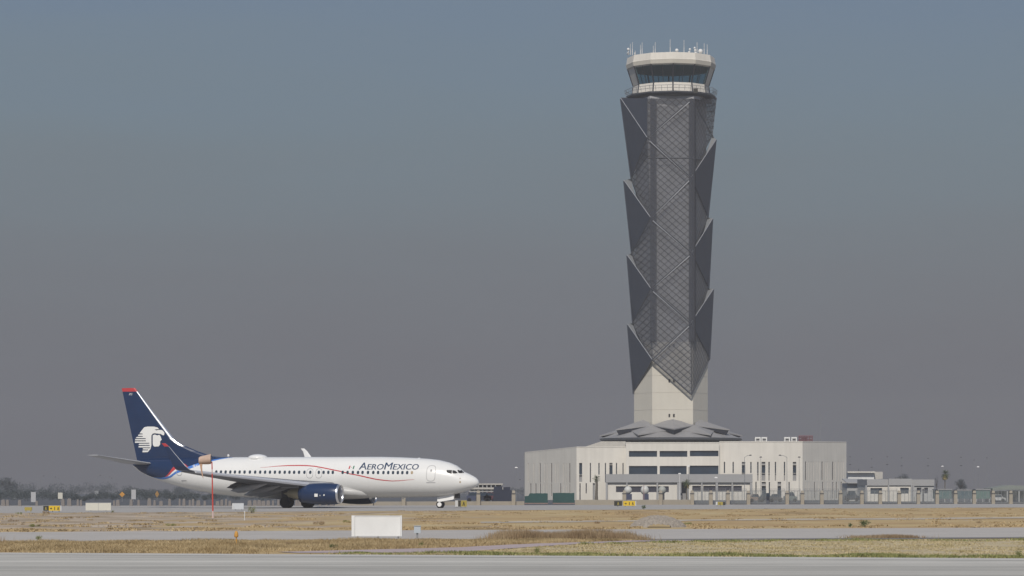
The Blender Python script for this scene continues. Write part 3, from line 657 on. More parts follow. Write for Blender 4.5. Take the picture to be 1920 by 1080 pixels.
# podium with grey fascia, piers and strip windows
YP = 569.1; x0, x1 = WX(1136, YP), WX(1411, YP); zp0, zp1 = WZ(904.5, YP), WZ(889, YP)
MB().box(x0, x1, YP, 574.9, zp0, zp1).build('fascia_band', M_trim, bld)
YW = 569.6
for a, b, op in ((1139, 1232, [(1155,1175,911.8,922.8,G2),(1180,1232,911.8,922.8,G2)]), (1232, 1270, [(1232.1,1254,911.8,922.8,G2)]), (1290, 1410, [(1298,1314,910.8,921.8,G2),(1318.6,1341.5,910.8,921.8,G2),(1346.5,1371.5,910.8,921.8,G2),(1375,1391,910.8,921.8,G2)])):
    facade(bld, (WX(a, YW), YW), (WX(b, YW), YW), zp0-.01, op, depth=.25, name='podium_wall')
facade(bld, (WX(1270.1, 571), 571), (WX(1289.9, 571), 571), zp0-.01, [(1272,1288,910,936,SP)], m_wall=M_trim, name='entrance_recess', gname='window')
m = MB()
for px, wd in ((1137.6,3.4),(1175.5,2.6),(1232.5,3.0),(1271.5,3.4),(1276.5,2),(1288.5,3),(1316,2.6),(1344,4.4),(1373,2.6),(1408.5,4.6)):
    MB().box(WX(px-wd/2, YP), WX(px+wd/2, YP), YP+.05, YW-.02, 0, zp0-.01).build('pier', M_trim, bld)
# rooftop plant
for k, (px, lab) in enumerate(((1421, 'pale boxy air handling unit on the roof, left one of the left hand pair'), (1433, 'pale boxy air handling unit on the roof, right one of the left hand pair'), (1476, 'pale air handling unit on the roof, left one of the pair near the red steelwork'), (1489, 'pale air handling unit touching the red steelwork on the roof'))):
    Y = 590; w_ = 10.5/2; u_ = empty('rooftop_unit', (WX(px, Y), Y, zE-e), lab, 'air conditioner', 'air handling units on the roof')
    a, b, z0, z1 = WX(px-w_, Y), WX(px+w_, Y), zE-e, WZ(819.5, Y)
    MB().box(a, b, Y, Y+1.6, z1-.28, z1).box(a, a+.2, Y, Y+1.6, z0, z1-.28).box(b-.2, b, Y, Y+1.6, z0, z1-.28).box(a+.2, b-.2, Y+.15, Y+1.5, z0+.1, z0+.55).build('casing', M_board, u_)
    MB().box(a+.2, b-.2, Y+.3, Y+1.4, z0+.56, z1-.29).build('fan_grille', M_span, u_)
Y = 592; rs = MB()
for x in (1499, 1504, 1508, 1513, 1518, 1523): rs.tube(P(x, 831, Y), P(x, 817.5, Y), .09, n=4); rs.tube(P(x, 831, Y+2), P(x, 817.5, Y+2), .09, n=4)
for y in (817.5, 820, 823.5, 826): rs.tube(P(1497, y, Y), P(1524, y, Y), .10, n=4); rs.tube(P(1497, y, Y+2), P(1524, y, Y+2), .08, n=4)
rs.box(WX(1503, Y+.5), WX(1514, Y+.5), Y+.5, Y+1.4, zE-e, WZ(820, Y))
tag(rs.build('red_steel_frame', M_redsteel, None, (WX(1510, Y), Y, zE-e)), 'low red steel framework standing on the roof at the right end', 'framework')
for k, (px, y0, y1, lab) in enumerate(((1032.5, 785, 848, 'hair thin lightning mast on the left wing roof of the white building'), (1538.5, 770, 829, 'hair thin lightning mast on the roof right of the red steelwork'))):
    Y = 600; tag(MB().tube(P(px, y1+5, Y), P(px, y0, Y), .05, .03, n=5).build('lightning_mast', M_pole, None, P(px, y1+5, Y)), lab, 'mast')

# ------------------------------------------------------------------ single storey annex at right
an = empty('annex_building', (WX(1690, 500), 500, 0), 'low grey and white flat roofed annex with square dark windows right of the white building', 'building')
YA = 500.0
def blk(px0, px1, pyt, pyf, Y, ops, mw=M_wall, dep=14):
    xa, xb = WX(px0, Y), WX(px1, Y); zt_, zf = WZ(pyt, Y), WZ(pyf, Y)
    MB().box(xa-.05, xb+.05, Y-.25, Y+dep, zf, zt_).build('fascia', M_trim, an)
    facade(an, (xa, Y), (xb, Y), zf-.005, ops, m_wall=mw, depth=.2)
    MB().poly([(xb, Y, 0), (xb, Y+dep, 0), (xb, Y+dep, zf-.01), (xb, Y, zf-.01)]).poly([(xa, Y+dep, 0), (xa, Y, 0), (xa, Y, zf-.01), (xa, Y+dep, zf-.01)]).build('end_wall', mw, an, fix=False)
blk(1626, 1665.5, 898.5, 910.5, YA, [(1632, 1654, 915, 926, G1)])
blk(1666.5, 1709, 897.5, 910, YA-.5, [(1688, 1704, 914.5, 925.5, G1)])
blk(1709.8, 1751, 899, 911, YA+1.0, [(1719, 1727.5, 914.5, 924, G2), (1733, 1740, 914.5, 925, G2), (1729.5, 1732.5, 917, 943, G2)], mw=wallmat('pale_grey_render', (0.42, 0.42, 0.41)))
for px in (1666, 1709.4, 1712.6, 1624): MB().box(WX(px-1.3, YA-1.2), WX(px+1.3, YA-1.2), YA-1.2, YA-.8, 0, WZ(910, YA-1.2)).build('pier', M_trim, an)
ln = empty('lean_to', (WX(1606, 520), 520, 0), 'pale lean-to with grey sloping roof between white building and annex', 'building')
MB().box(WX(1588, 520), WX(1624, 520), 520, 528, 0, WZ(906, 520)).build('wall', MATS['pale_grey_render'], ln)
MB().extr([(WX(1587, 519), 519, WZ(905.5, 519)), (WX(1625, 519), 519, WZ(905.5, 519)), (WX(1625, 519), 526, WZ(898.5, 519)), (WX(1587, 519), 526, WZ(898.5, 519))], (0, 0, .12)).build('roof', M_trim, ln)
MB().box(WX(1606, 519.9), WX(1618, 519.9), 519.8, 519.95, .2, 2.0).build('door', SP, ln)
fw = empty('far_white_building', (WX(1622, 760), 760, 0), 'small cream building far off, showing above the lean-to roof', 'building')
MB().box(WX(1590, 760), WX(1639, 760), 760, 770, 0, WZ(886.5, 760)).build('wall', M_board, fw)
MB().box(WX(1589, 759), WX(1641, 759), 758.8, 771, WZ(886.4, 759), WZ(884, 759)).build('roof', M_wall, fw)
MB().box(WX(1639.5, 760), WX(1656, 760), 761, 772, 0, WZ(884.5, 760)).build('side_block', M_roof, fw)
MB().tube(P(1610, 884, 762), P(1610, 879, 762), .1, n=5).build('roof_dish_mast', M_dsteel, fw)
# ------------------------------------------------------------------ terminal piece behind the nose
tm = empty('terminal_pier', (WX(915, 620), 620, 0), 'open framed concrete terminal pier with dark gaps just beyond the aircraft nose', 'building')
Y = 620
MB().box(WX(880, Y), WX(943, Y), Y, Y+12, WZ(917.5, Y), WZ(914, Y)).box(WX(897, Y), WX(943, Y), Y+.2, Y+12, WZ(909, Y), WZ(906.5, Y)).box(WX(880, Y), WX(943, Y), Y+.4, Y+12, WZ(922, Y), WZ(919.5, Y)).build('floor_slab', M_roof, tm)
for px in (882, 890, 897, 905, 913, 921, 929, 941): MB().box(WX(px-1, Y), WX(px+1, Y), Y+.3, Y+1, 0, WZ(909 if px > 895 else 917, Y)).build('column', M_trim, tm)
MB().box(WX(878, Y), WX(943, Y), Y+2, Y+11, 0, WZ(923, Y)).box(WX(880, Y), WX(942, Y), Y+1.2, Y+11, WZ(919.4, Y), WZ(909.2, Y)).build('dark_glazing', M_dark, tm)
tag(MB().extr([P(925, 945, 400), P(959, 945, 400), P(959, 919, 400), P(956.5, 919, 400), P(956.5, 913, 400), P(944, 913.5, 400), P(944, 918, 400), P(941.5, 918, 400), P(941.5, 911.5, 400), P(927, 912, 400), P(925, 919, 400)], (0, 8, 0)).build('shed', M_shed, None, (WX(943, 400), 400, 0)), 'dark navy clad shed standing right of the terminal pier', 'shed')
for px, c_, lab, w_ in ((888, M_bluec, 'bright blue car parked behind the low wall near the nose', 12), (907, M_car, 'dark car parked just left of the navy shed', 14), (919, M_carred, 'dull red car beside the navy shed', 9)):
    Y = 470; cr_ = empty('parked_car', (WX(px, Y), Y, 0), lab, 'car', 'cars parked behind the low wall'); a, b = WX(px-w_/2, Y)-.6, WX(px+w_/2, Y)+.6
    L_ = b-a
    MB().extr([(a, Y, .3), (b, Y, .3), (b, Y, .85), (b-L_*.15, Y, .98), (b-L_*.3, Y, 1.5), (a+L_*.25, Y, 1.5), (a+L_*.1, Y, 1.0), (a, Y, .9)], (0, 1.7, 0)).build('body', c_, cr_)
    MB().extr([(b-L_*.2, Y-.01, 1.0), (b-L_*.32, Y-.01, 1.42), (a+L_*.27, Y-.01, 1.42), (a+L_*.15, Y-.01, 1.0)], (0, 1.72, 0)).build('car_window', M_glass, cr_)
    for xx in (a+L_*.2, b-L_*.2):
        MB().tube((xx, Y-.03, .32), (xx, Y+.2, .32), .32, n=14).build('wheel', M_black, cr_)

# ------------------------------------------------------------------ airliner
NX, NY, YAW = -3.2, 295.0, R(17.2); c_, s_ = math.cos(YAW), math.sin(YAW)
plane = empty('airliner', (NX, NY, 0), 'white twin jet airliner with navy tail and engines taxiing with flaps down', 'airplane', None, -YAW)
ORG[plane.name] = Vector((0, 0, 0))
def Tq(px, lat=0.0):
    a = (px-CX)/F; return (NX - lat*s_ - a*NY + a*lat*c_)/(c_ + a*s_)
def Zq(py, t, lat=0.0): return H + (HY-py)/F*(NY + t*s_ - lat*c_)
FT = np.array([(0,2.47,2.45,.02),(.1,2.74,2.24,.28),(.3,2.95,2.08,.5),(.6,3.13,1.92,.72),(1,3.33,1.76,.93),(1.5,3.53,1.58,1.12),(1.75,3.74,1.5,1.2),(2.3,4.15,1.34,1.36),(3,4.44,1.2,1.53),(4,4.68,1.1,1.7),(5,4.80,1.06,1.8),(6,4.87,1.04,1.86),(8,4.97,1.02,1.88),(10,5.02,1.0,1.88),(24,5.04,1.02,1.88),(25.5,5.04,1.12,1.87),(27.5,5.04,1.33,1.82),(29.3,5.04,1.64,1.7),(30.8,5.03,1.94,1.52),(32.2,5.0,2.3,1.28),(33.6,4.95,2.72,1.0),(34.8,4.88,3.15,.72),(35.6,4.8,3.52,.5),(36.2,4.7,3.88,.3),(36.5,4.58,4.1,.18)])
def fus(t):
    return [float(np.interp(t, FT[:,0], FT[:,k])) for k in (1,2,3)]
def yS(t, z):
    tp, bt, hw = fus(t); zc, hh = (tp+bt)/2, (tp-bt)/2; q = 1-((z-zc)/hh)**2
    return hw*math.sqrt(max(q, 0))
def SP2(px, py):
    """photo point on the near fuselage side -> (t, z)"""
    lat = 1.88
    for _ in range(8):
        t = Tq(px, lat); z = Zq(py, t, lat); lat = 0.5*lat + 0.5*yS(t, z)
    return t, z
st = sorted(set(list(FT[:,0]) + list(np.arange(0, 36.5, .5)) + [.05,.2,.45,.8,1.25,2.0,2.65])); rings = []
for t in st:
    tp, bt, hw = fus(t); zc, hh = (tp+bt)/2, (tp-bt)/2
    rings.append([(-t, hw*math.cos(2*math.pi*i/48), zc+hh*math.sin(2*math.pi*i/48)) for i in range(48)])
# fuselage paint: the navy area starts behind a curved line across the rear body
zb = [(25.0,5.3),(25.6,5.03),(26.6,4.86),(28.05,4.49),(29.2,4.07),(30.2,3.72),(31.2,3.43),(32.0,2.99),(33.0,2.84),(34.0,3.0),(34.9,3.28),(35.6,3.62),(36.2,4.1),(36.6,4.3)]
ZB = np.array(zb); zbf = lambda t: float(np.interp(t, ZB[:,0], ZB[:,1]))
def fusmat():
    m, n, l, b = nt('airliner_livery'); b.inputs['Roughness'].default_value = 0.26; b.inputs['Specular IOR Level'].default_value = 0.5
    tc = n.new('ShaderNodeTexCoord'); sx = n.new('ShaderNodeSeparateXYZ'); l.new(tc.outputs['Object'], sx.inputs[0])
    nx = n.new('ShaderNodeMapRange'); nx.inputs[1].default_value = -24.5; nx.inputs[2].default_value = -37.0; l.new(sx.outputs[0], nx.inputs[0])
    fc = n.new('ShaderNodeFloatCurve'); cv = fc.mapping.curves[0]; pts = [(24.5, 5.5)] + zb + [(37.0, 4.5)]
    P_ = [((t-24.5)/12.5, (z-2)/4) for t, z in pts]
    while len(cv.points) < len(P_): cv.points.new(0.5, 0.5)
    for q, (a, d) in zip(cv.points, P_): q.location = (a, d); q.handle_type = 'AUTO_CLAMPED'
    fc.mapping.update(); l.new(nx.outputs[0], fc.inputs['Value'])
    z4 = n.new('ShaderNodeMath'); z4.operation = 'MULTIPLY_ADD'; z4.inputs[1].default_value = 4; z4.inputs[2].default_value = 2; l.new(fc.outputs[0], z4.inputs[0])
    gt_ = n.new('ShaderNodeMath'); gt_.operation = 'GREATER_THAN'; l.new(sx.outputs[2], gt_.inputs[0]); l.new(z4.outputs[0], gt_.inputs[1])
    no = n.new('ShaderNodeTexNoise'); no.inputs['Scale'].default_value = 0.8; no.inputs['Detail'].default_value = 5; mp = n.new('ShaderNodeMapping'); mp.inputs['Scale'].default_value = (.4, 1, 1.5)
    l.new(tc.outputs['Object'], mp.inputs[0]); l.new(mp.outputs[0], no.inputs[0])
    # darker towards the belly
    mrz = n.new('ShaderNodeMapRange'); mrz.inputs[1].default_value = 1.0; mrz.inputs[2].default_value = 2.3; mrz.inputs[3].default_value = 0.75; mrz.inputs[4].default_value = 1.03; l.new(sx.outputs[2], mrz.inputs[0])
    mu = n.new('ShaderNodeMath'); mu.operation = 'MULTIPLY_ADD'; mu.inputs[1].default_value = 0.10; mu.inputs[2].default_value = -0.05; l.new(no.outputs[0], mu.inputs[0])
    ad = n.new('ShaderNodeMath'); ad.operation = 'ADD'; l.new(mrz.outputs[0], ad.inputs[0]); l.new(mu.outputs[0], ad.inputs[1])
    # panel joints round the body
    jx = n.new('ShaderNodeMath'); jx.operation = 'DIVIDE'; jx.inputs[1].default_value = 3.6; l.new(sx.outputs[0], jx.inputs[0])
    fr = n.new('ShaderNodeMath'); fr.operation = 'FRACT'; l.new(jx.outputs[0], fr.inputs[0])
    lt = n.new('ShaderNodeMath'); lt.operation = 'LESS_THAN'; lt.inputs[1].default_value = 0.012; l.new(fr.outputs[0], lt.inputs[0])
    js = n.new('ShaderNodeMath'); js.operation = 'MULTIPLY_ADD'; js.inputs[1].default_value = -0.05; l.new(lt.outputs[0], js.inputs[0]); l.new(ad.outputs[0], js.inputs[2])
    wc = n.new('ShaderNodeVectorMath'); wc.operation = 'SCALE'; wc.inputs[0].default_value = (0.68, 0.68, 0.665); l.new(js.outputs[0], wc.inputs['Scale'])
    mx = n.new('ShaderNodeMix'); mx.data_type = 'RGBA'; l.new(gt_.outputs[0], mx.inputs['Factor']); l.new(wc.outputs[0], mx.inputs['A']); mx.inputs['B'].default_value = (0.007, 0.024, 0.075, 1)
    l.new(mx.outputs['Result'], b.inputs['Base Color']); return m
fb = MB().ring(rings).build('fuselage', fusmat(), plane, smooth=True)

def decal(name, polys, m, parent, off=0.012, side=-1, surf=None, cell=0.15, smooth=False):
    """thin paint/glass patch laid on the near side; polys in (t, z)"""
    surf = surf or yS; bm = bmesh.new()
    for p in polys:
        if len(p) > 12:
            vv = [bm.verts.new((q[0], 0, q[1])) for q in p]
            for tr_ in tessellate_polygon([[Vector((q[0], q[1], 0)) for q in p]]):
                try: bm.faces.new([vv[i] for i in tr_])
                except ValueError: pass
            continue
        try: bm.faces.new([bm.verts.new((q[0], 0, q[1])) for q in p])
        except ValueError: pass
    bmesh.ops.triangulate(bm, faces=bm.faces)
    v = [q.co for q in bm.verts]; z0, z1 = min(q.z for q in v), max(q.z for q in v); t0, t1 = min(q.x for q in v), max(q.x for q in v)
    for z in np.arange(z0+cell, z1, cell): bmesh.ops.bisect_plane(bm, geom=bm.verts[:]+bm.edges[:]+bm.faces[:], plane_co=(0,0,z), plane_no=(0,0,1))
    if t1 < 4.5 or t0 > 26:
        for t in np.arange(t0+.25, t1, .25): bmesh.ops.bisect_plane(bm, geom=bm.verts[:]+bm.edges[:]+bm.faces[:], plane_co=(t,0,0), plane_no=(1,0,0))
    for q in bm.verts:
        t, z = q.co.x, q.co.z; q.co = (-t, side*(surf(t, z)+off), z)
    me = bpy.data.meshes.new(name); bm.to_mesh(me); bm.free(); me.materials.append(m)
    o = link(bpy.data.objects.new(name, me)); o.parent = parent; ORG[o.name] = Vector((0,0,0)); return o
def rr_(t, z, w, h, k=4):   # rounded rectangle
    r = min(w, h)*.42; out = []
    for cx_, cz_, a0 in ((t+w/2-r, z+h/2-r, 0), (t-w/2+r, z+h/2-r, 90), (t-w/2+r, z-h/2+r, 180), (t+w/2-r, z-h/2+r, 270)):
        for q in range(k): a = R(a0+90*q/(k-1)); out.append((cx_+r*math.cos(a), cz_+r*math.sin(a)))
    return out
# cabin windows
wpx = [405.5,414.2,423,431.8,440.4,449.2,458.5,468.5,478.4,487.8,497,506.2,515.4,524.4,533.8,542.7,551.5,560.7,570.8,581.8,597.8,606.7,615.6,624,642.5,651.7,661.6,671.3,679.8,690,700,709,719,728,737,746,754.5,763.5]
for side in (-1, 1):
    for px in wpx:
        t, _ = SP2(px, 886); decal('window', [rr_(t, 3.467+(t-8)*.0052, .25, .33)], M_glass, plane, .012, side)
    t, _ = SP2(772.3, 886.5); decal('window_blind', [rr_(t, 3.46, .24, .30)], M_ywin, plane, .012, side)
def ringpoly(px0, px1, py0, py1, wd=.035):
    a, b = SP2(px0, py0), SP2(px1, py1); t, z, w_, h_ = (a[0]+b[0])/2, (a[1]+b[1])/2, abs(a[0]-b[0]), abs(a[1]-b[1])
    o = rr_(t, z, w_, h_, 5); i = rr_(t, z, w_-2*wd, h_-2*wd, 5); n_ = len(o)
    return [[o[k], o[(k+1)%n_], i[(k+1)%n_], i[k]] for k in range(n_)], (t, z, w_, h_)
for side in (-1, 1):
    for q, wd in (((802,816,872.5,902.5), .035), ((575.8,586.6,878.5,896.5), .03), ((592.8,603.4,878.5,896.5), .03), ((332.5,341.5,870.5,892), .05)):
        pl, (t, z, w_, h_) = ringpoly(*q, wd=wd); decal('door', pl, M_line if q[0] > 400 else M_grey, plane, .014, side)
        if q[0] == 802: decal('door_sill', [[(t-.45, z-h_/2-.16), (t+.45, z-h_/2-.16), (t+.45, z-h_/2-.10), (t-.45, z-h_/2-.10)]], M_line, plane, .014, side); decal('door_window', [rr_(t, z+.28, .16, .22)], M_line, plane, .014, side)
t, z = SP2(345, 901.5); decal('service_panel', [[(t-.3, z-.04), (t+.3, z-.04), (t+.3, z+.05), (t-.3, z+.05)]], M_line, plane)
t, z = SP2(346, 913.2)
MB().sphere((-t, 0, z-.05), .1, 8, 6).build('outflow_valve', M_dark, plane)
# cockpit glazing, both sides
for poly in ([(837.6,881.2),(847.8,881.4),(846.8,888),(843.8,887.6),(837.8,885.6)], [(848.9,881.4),(854,882.5),(858.6,886.6),(854.5,887.6),(850,887.4),(848.4,886)], [(857.6,881.2),(866,881.2),(868.2,883.5),(870.4,886.6),(865,887),(860.3,886.8)]):
    pp = [SP2(*q) for q in poly]
    for side in (-1, 1): decal('cockpit_window', [pp], M_dark, plane, .035, side, cell=.06)
pp = [SP2(861.5, 896), SP2(864, 896), SP2(864.4, 906), SP2(861, 906)]
decal('pitot_patch', [[pp[0], pp[1], SP2(863.2, 898), SP2(862, 898)], [SP2(861.8,902), SP2(863.8,902), SP2(864,905.5), SP2(861.3,905.5)]], M_ywin, plane)
# red swoosh
sw = [(488,876.4,.3),(500,875.9,.5),(520,873.9,1.1),(540,872.9,1.7),(560,872.6,1.9),(575,872.9,1.9),(590,874.2,1.9),(605,876.9,1.9),(622,880.4,2.0),(640,884,1.8),(655,888.2,1.7),(672,891.2,1.9),(690,895.4,2.0),(705,898.6,1.9),(720,900.6,1.7),(735,901.8,1.3),(750,901.3,1.1),(765,899.9,.8),(777,899,.3)]
up = [SP2(a, b-w_/2) for a, b, w_ in sw]; dn = [SP2(a, b+w_/2) for a, b, w_ in sw]
decal('swoosh_stripe', [[up[i], up[i+1], dn[i+1], dn[i]] for i in range(len(sw)-1)], M_red, plane, .011)
# tail stripes along the navy edge
def strip(lo, hi, t0, t1, n_=28): 
    ts = np.linspace(t0, t1, n_); return [[(a, zbf(a)+lo(a)), (b, zbf(b)+lo(b)), (b, zbf(b)+hi(b)), (a, zbf(a)+hi(a))] for a, b in zip(ts[:-1], ts[1:])]
wb = lambda t: float(np.interp(t, [25.5, 27, 29, 31, 32, 33, 34.2], [0, .12, .27, .27, .2, .16, 0]))
decal('blue_tail_stripe', strip(lambda t: -.01, wb, 25.6, 34.2, 40), M_blue, plane, .010)
ww = lambda t: wb(t) + float(np.interp(t, [30.1, 31.0, 31.7, 32.3], [0, .22, .2, 0]))
decal('white_tail_stripe', strip(lambda t: wb(t)-.01, ww, 30.1, 32.3, 16), M_logo, plane, .012)
wr = lambda t: ww(t) + float(np.interp(t, [29.9, 30.3, 31.0, 31.6, 32.6], [0, .35, .55, .42, 0]))
decal('red_tail_stripe', strip(lambda t: ww(t)-.01, wr, 29.9, 32.6, 18), M_red, plane, .013)
# lettering
def text(name, body, px0, px1, py0, py1, m, surf=None, mapf=None, shear=.25, caps=True, off=.014, parent=None, weight=0.0):
    cu = bpy.data.curves.new(name, 'FONT'); cu.body = body; cu.shear = shear; cu.resolution_u = 4; cu.small_caps_scale = .78; cu.offset = weight
    if caps:
        for i, ch in enumerate(body):
            cu.body_format[i].use_small_caps = ch.islower()
    ob = bpy.data.objects.new(name, cu); link(ob); dg = bpy.context.evaluated_depsgraph_get(); me = ob.evaluated_get(dg).to_mesh()
    vs = [v.co.copy() for v in me.vertices]; fs = [list(p.vertices) for p in me.polygons]; ob.evaluated_get(dg).to_mesh_clear(); bpy.data.objects.remove(ob); bpy.data.curves.remove(cu)
    x0, x1 = min(v.x for v in vs), max(v.x for v in vs); y0, y1 = min(v.y for v in vs), max(v.y for v in vs)
    q = [(mapf or SP2)(px0+(v.x-x0)/(x1-x0)*(px1-px0), py1+(v.y-y0)/(y1-y0)*(py0-py1)) for v in vs]
    return decal(name, [[q[i] for i in f] for f in fs], m, parent or plane, off, -1, surf, cell=.11)
M_title = mat('navy_title_paint', (0.02, 0.045, 0.10), 0.4)
for k, dx_ in enumerate((0, .28, -.28)):
    tl = text('title_lettering', 'AeroMexico', 672.8+dx_, 785.2+dx_, 867.2, 880.4, M_title, off=.012+.004*k)
    if k == 0: tl0 = tl
    else:
        bm = bmesh.new(); bm.from_mesh(tl0.data); bm.from_mesh(tl.data); bm.to_mesh(tl0.data); bm.free(); bpy.data.objects.remove(tl)
fl = [SP2(*q) for q in ((653.3,879.2),(655.4,873.4),(657.6,873.4),(655.6,879.2))]; decal('flag_red_band', [fl], M_red, plane)
fl = [SP2(*q) for q in ((661,879.4),(663,873.4),(665.2,873.4),(663.3,879.4))]; decal('flag_green_band', [fl], M_green, plane)
fl = [SP2(*q) for q in ((658.2,876.8),(658.6,875.6),(660,875.6),(659.6,876.8))]; decal('flag_crest', [fl], M_ywin, plane)
# dorsal bits
def onaxis(px, py): t = Tq(px, 0); return t, Zq(py, t, 0)
t, z = onaxis(483.5, 857); MB().sphere((-t, 0, 4.95), 1.0, 20, 10, .38).build('satcom_dome', M_white, plane, smooth=True).scale = (1, 1, 1)
plane.children[-1].data.transform(__import__('mathutils').Matrix.Translation((-t,0,0)) @ __import__('mathutils').Matrix.Diagonal((1.0,.5,1,1)) @ __import__('mathutils').Matrix.Translation((t,0,0))) if False else None
t, z = onaxis(428.3, 854.8); MB().sphere((-t, 0, z), .13, 10, 8, 1.3).build('beacon', M_board, plane)
t, z = onaxis(786, 859); MB().sphere((-t, 0, z-.02), .12, 10, 6, .6).build('top_antenna', M_white, plane)
t, z = onaxis(770, 933); 
for tt in (7.6, 11.0): MB().extr([(-tt, -.02, 1.06), (-tt-.3, -.02, 1.06), (-tt-.32, -.02, .86), (-tt-.16, -.02, .86)], (0, .04, 0)).build('belly_antenna', M_white, plane)

# fin
fin_te = [(257.5, 864), (228.3, 727.5)]; LEp = [(440,857.6),(420,857),(398,855.5),(372,846.5),(345,835),(335,829),(326,822),(290,776),(253.5,727.5)]
LEq = sorted([onaxis(*q) for q in LEp], key=lambda q: q[1]); TEq = [onaxis(*q) for q in fin_te]
zt0, zt1 = 4.75, LEq[-1][1]
le = lambda z: float(np.interp(z, [q[1] for q in LEq], [q[0] for q in LEq])); te = lambda z: TEq[0][0] + (TEq[1][0]-TEq[0][0])*(z-TEq[0][1])/(TEq[1][1]-TEq[0][1])
half = lambda z: float(np.interp(z, [5, 6.5, 12.2], [.24, .20, .07]))
LEm = 6.15   # metallic leading edge starts here
def finring(z, f0, f1):
    a, b, h = le(z), te(z), half(z); c = b-a; out = []
    prof = [(0, 0), (.03, .6), (.10, 1), (.3, 1), (.6, .85), (1, .15)]
    f = lambda u: float(np.interp(u, [p[0] for p in prof], [p[1] for p in prof]))*h
    us = [f0] + [u for u in (.03, .10, .3, .6) if f0 < u < f1] + [f1]
    out = [(-(a+u*c), -f(u), z) for u in us] + [(-(a+u*c), f(u), z) for u in us[::-1]]
    return out
zs_ = [4.75, 5.05] + [q[1] for q in LEq if 5.1 < q[1] < 12] + list(np.arange(6.4, 11.7, .6)); zs_ = sorted(set([round(z, 3) for z in zs_]))
zr = zt1 - .36
low = [z for z in zs_ if z <= LEm]; hi = [LEm] + [z for z in zs_ if LEm < z < zr] + [zr]
MB().ring([finring(z, 0, 1) for z in low + ([LEm] if low[-1] < LEm else [])], cap1=False).build('dorsal_fin', M_navy, plane)
fin = MB().ring([finring(z, .072, 1) for z in hi]).build('fin', M_navy, plane)
MB().ring([finring(z, 0, .071) for z in hi]).build('fin_leading_edge', M_metal, fin)
MB().ring([finring(z, 0, 1) for z in (zr+.003, zt1-.05, zt1)]).build('fin_tip', M_red, fin)
def fsurf(t, z):
    a, b, h = le(z), te(z), half(z); u = min(max((t-a)/(b-a), 0), 1)
    return float(np.interp(u, [0,.03,.10,.3,.6,1], [0,.6,1,1,.85,.15]))*h
# eagle warrior emblem
lp = lambda x, y: onaxis(240 + x/13.5, 780 + y/13.5)
head = [(430,285),(305,440),(388,446),(388,466),(285,468),(262,504),(392,506),(392,527),(238,529),(203,561),(468,562),(468,584),(193,586),(190,618),(470,619),(470,641),(188,643),(185,680),(560,680),(560,701),(290,702),(284,734),(567,735),(567,757),(282,759),(278,796),(580,796),(578,816),(392,817),(387,848),(527,849),(520,871),(385,872),(378,918),(515,916),(590,832),(614,745),(614,496),(646,450),(690,438),(840,452),(905,488),(935,486),(946,430),(910,375),(860,352),(790,354),(745,366),(690,345),(760,334),(812,336),(770,292),(680,270),(520,268)]
face = [(656,484),(700,470),(740,482),(770,492),(815,472),(850,520),(878,600),(838,640),(838,720),(800,770),(690,775),(660,750),(648,700),(648,500)]
emb = decal('emblem_eagle_head', [[lp(*q) for q in head]], M_logo, fin, .045, -1, fsurf, cell=.2)
decal('emblem_face', [[lp(*q) for q in face]], M_logo, fin, .045, -1, fsurf, cell=.2)
text('registration_letters', 'AMU', 242.3, 249.2, 737, 741.2, M_logo, surf=fsurf, mapf=onaxis, caps=False, parent=fin, off=.03)
text('registration_number', '955', 361.5, 376, 871.5, 878.5, M_logo, caps=False, shear=.1)

# lifting surfaces: stations (lat, t_le, t_te, z_le, z_te, thick)
AF = [(0,0),(.02,.35),(.08,.75),(.25,1),(.5,.85),(.8,.4),(1,.03)]
def wing_ring(st_, f0=0.0, f1=1.0, side=-1, droop=0.0):
    lat, a, b, za, zb_, th = st_; c = b-a
    f = lambda u: float(np.interp(u, [p[0] for p in AF], [p[1] for p in AF]))*th*c/2
    us = [f0] + [u for u in (.02,.08,.25,.5,.8) if f0 < u < f1] + [f1]
    zc = lambda u: za + (zb_-za)*u
    return [(-(a+u*c), side*lat, zc(u)+f(u)*1.1) for u in us] + [(-(a+u*c), side*lat, zc(u)-f(u)*.9) for u in us[::-1]]
WS = [(1.0,13.4,21.0,2.05,1.85,.14),(5.8,16.35,21.35,2.50,2.30,.12),(9.0,18.15,22.15,2.80,2.62,.11),(13,20.38,23.2,3.17,3.05,.10),(16.9,22.6,24.15,3.55,3.48,.09)]
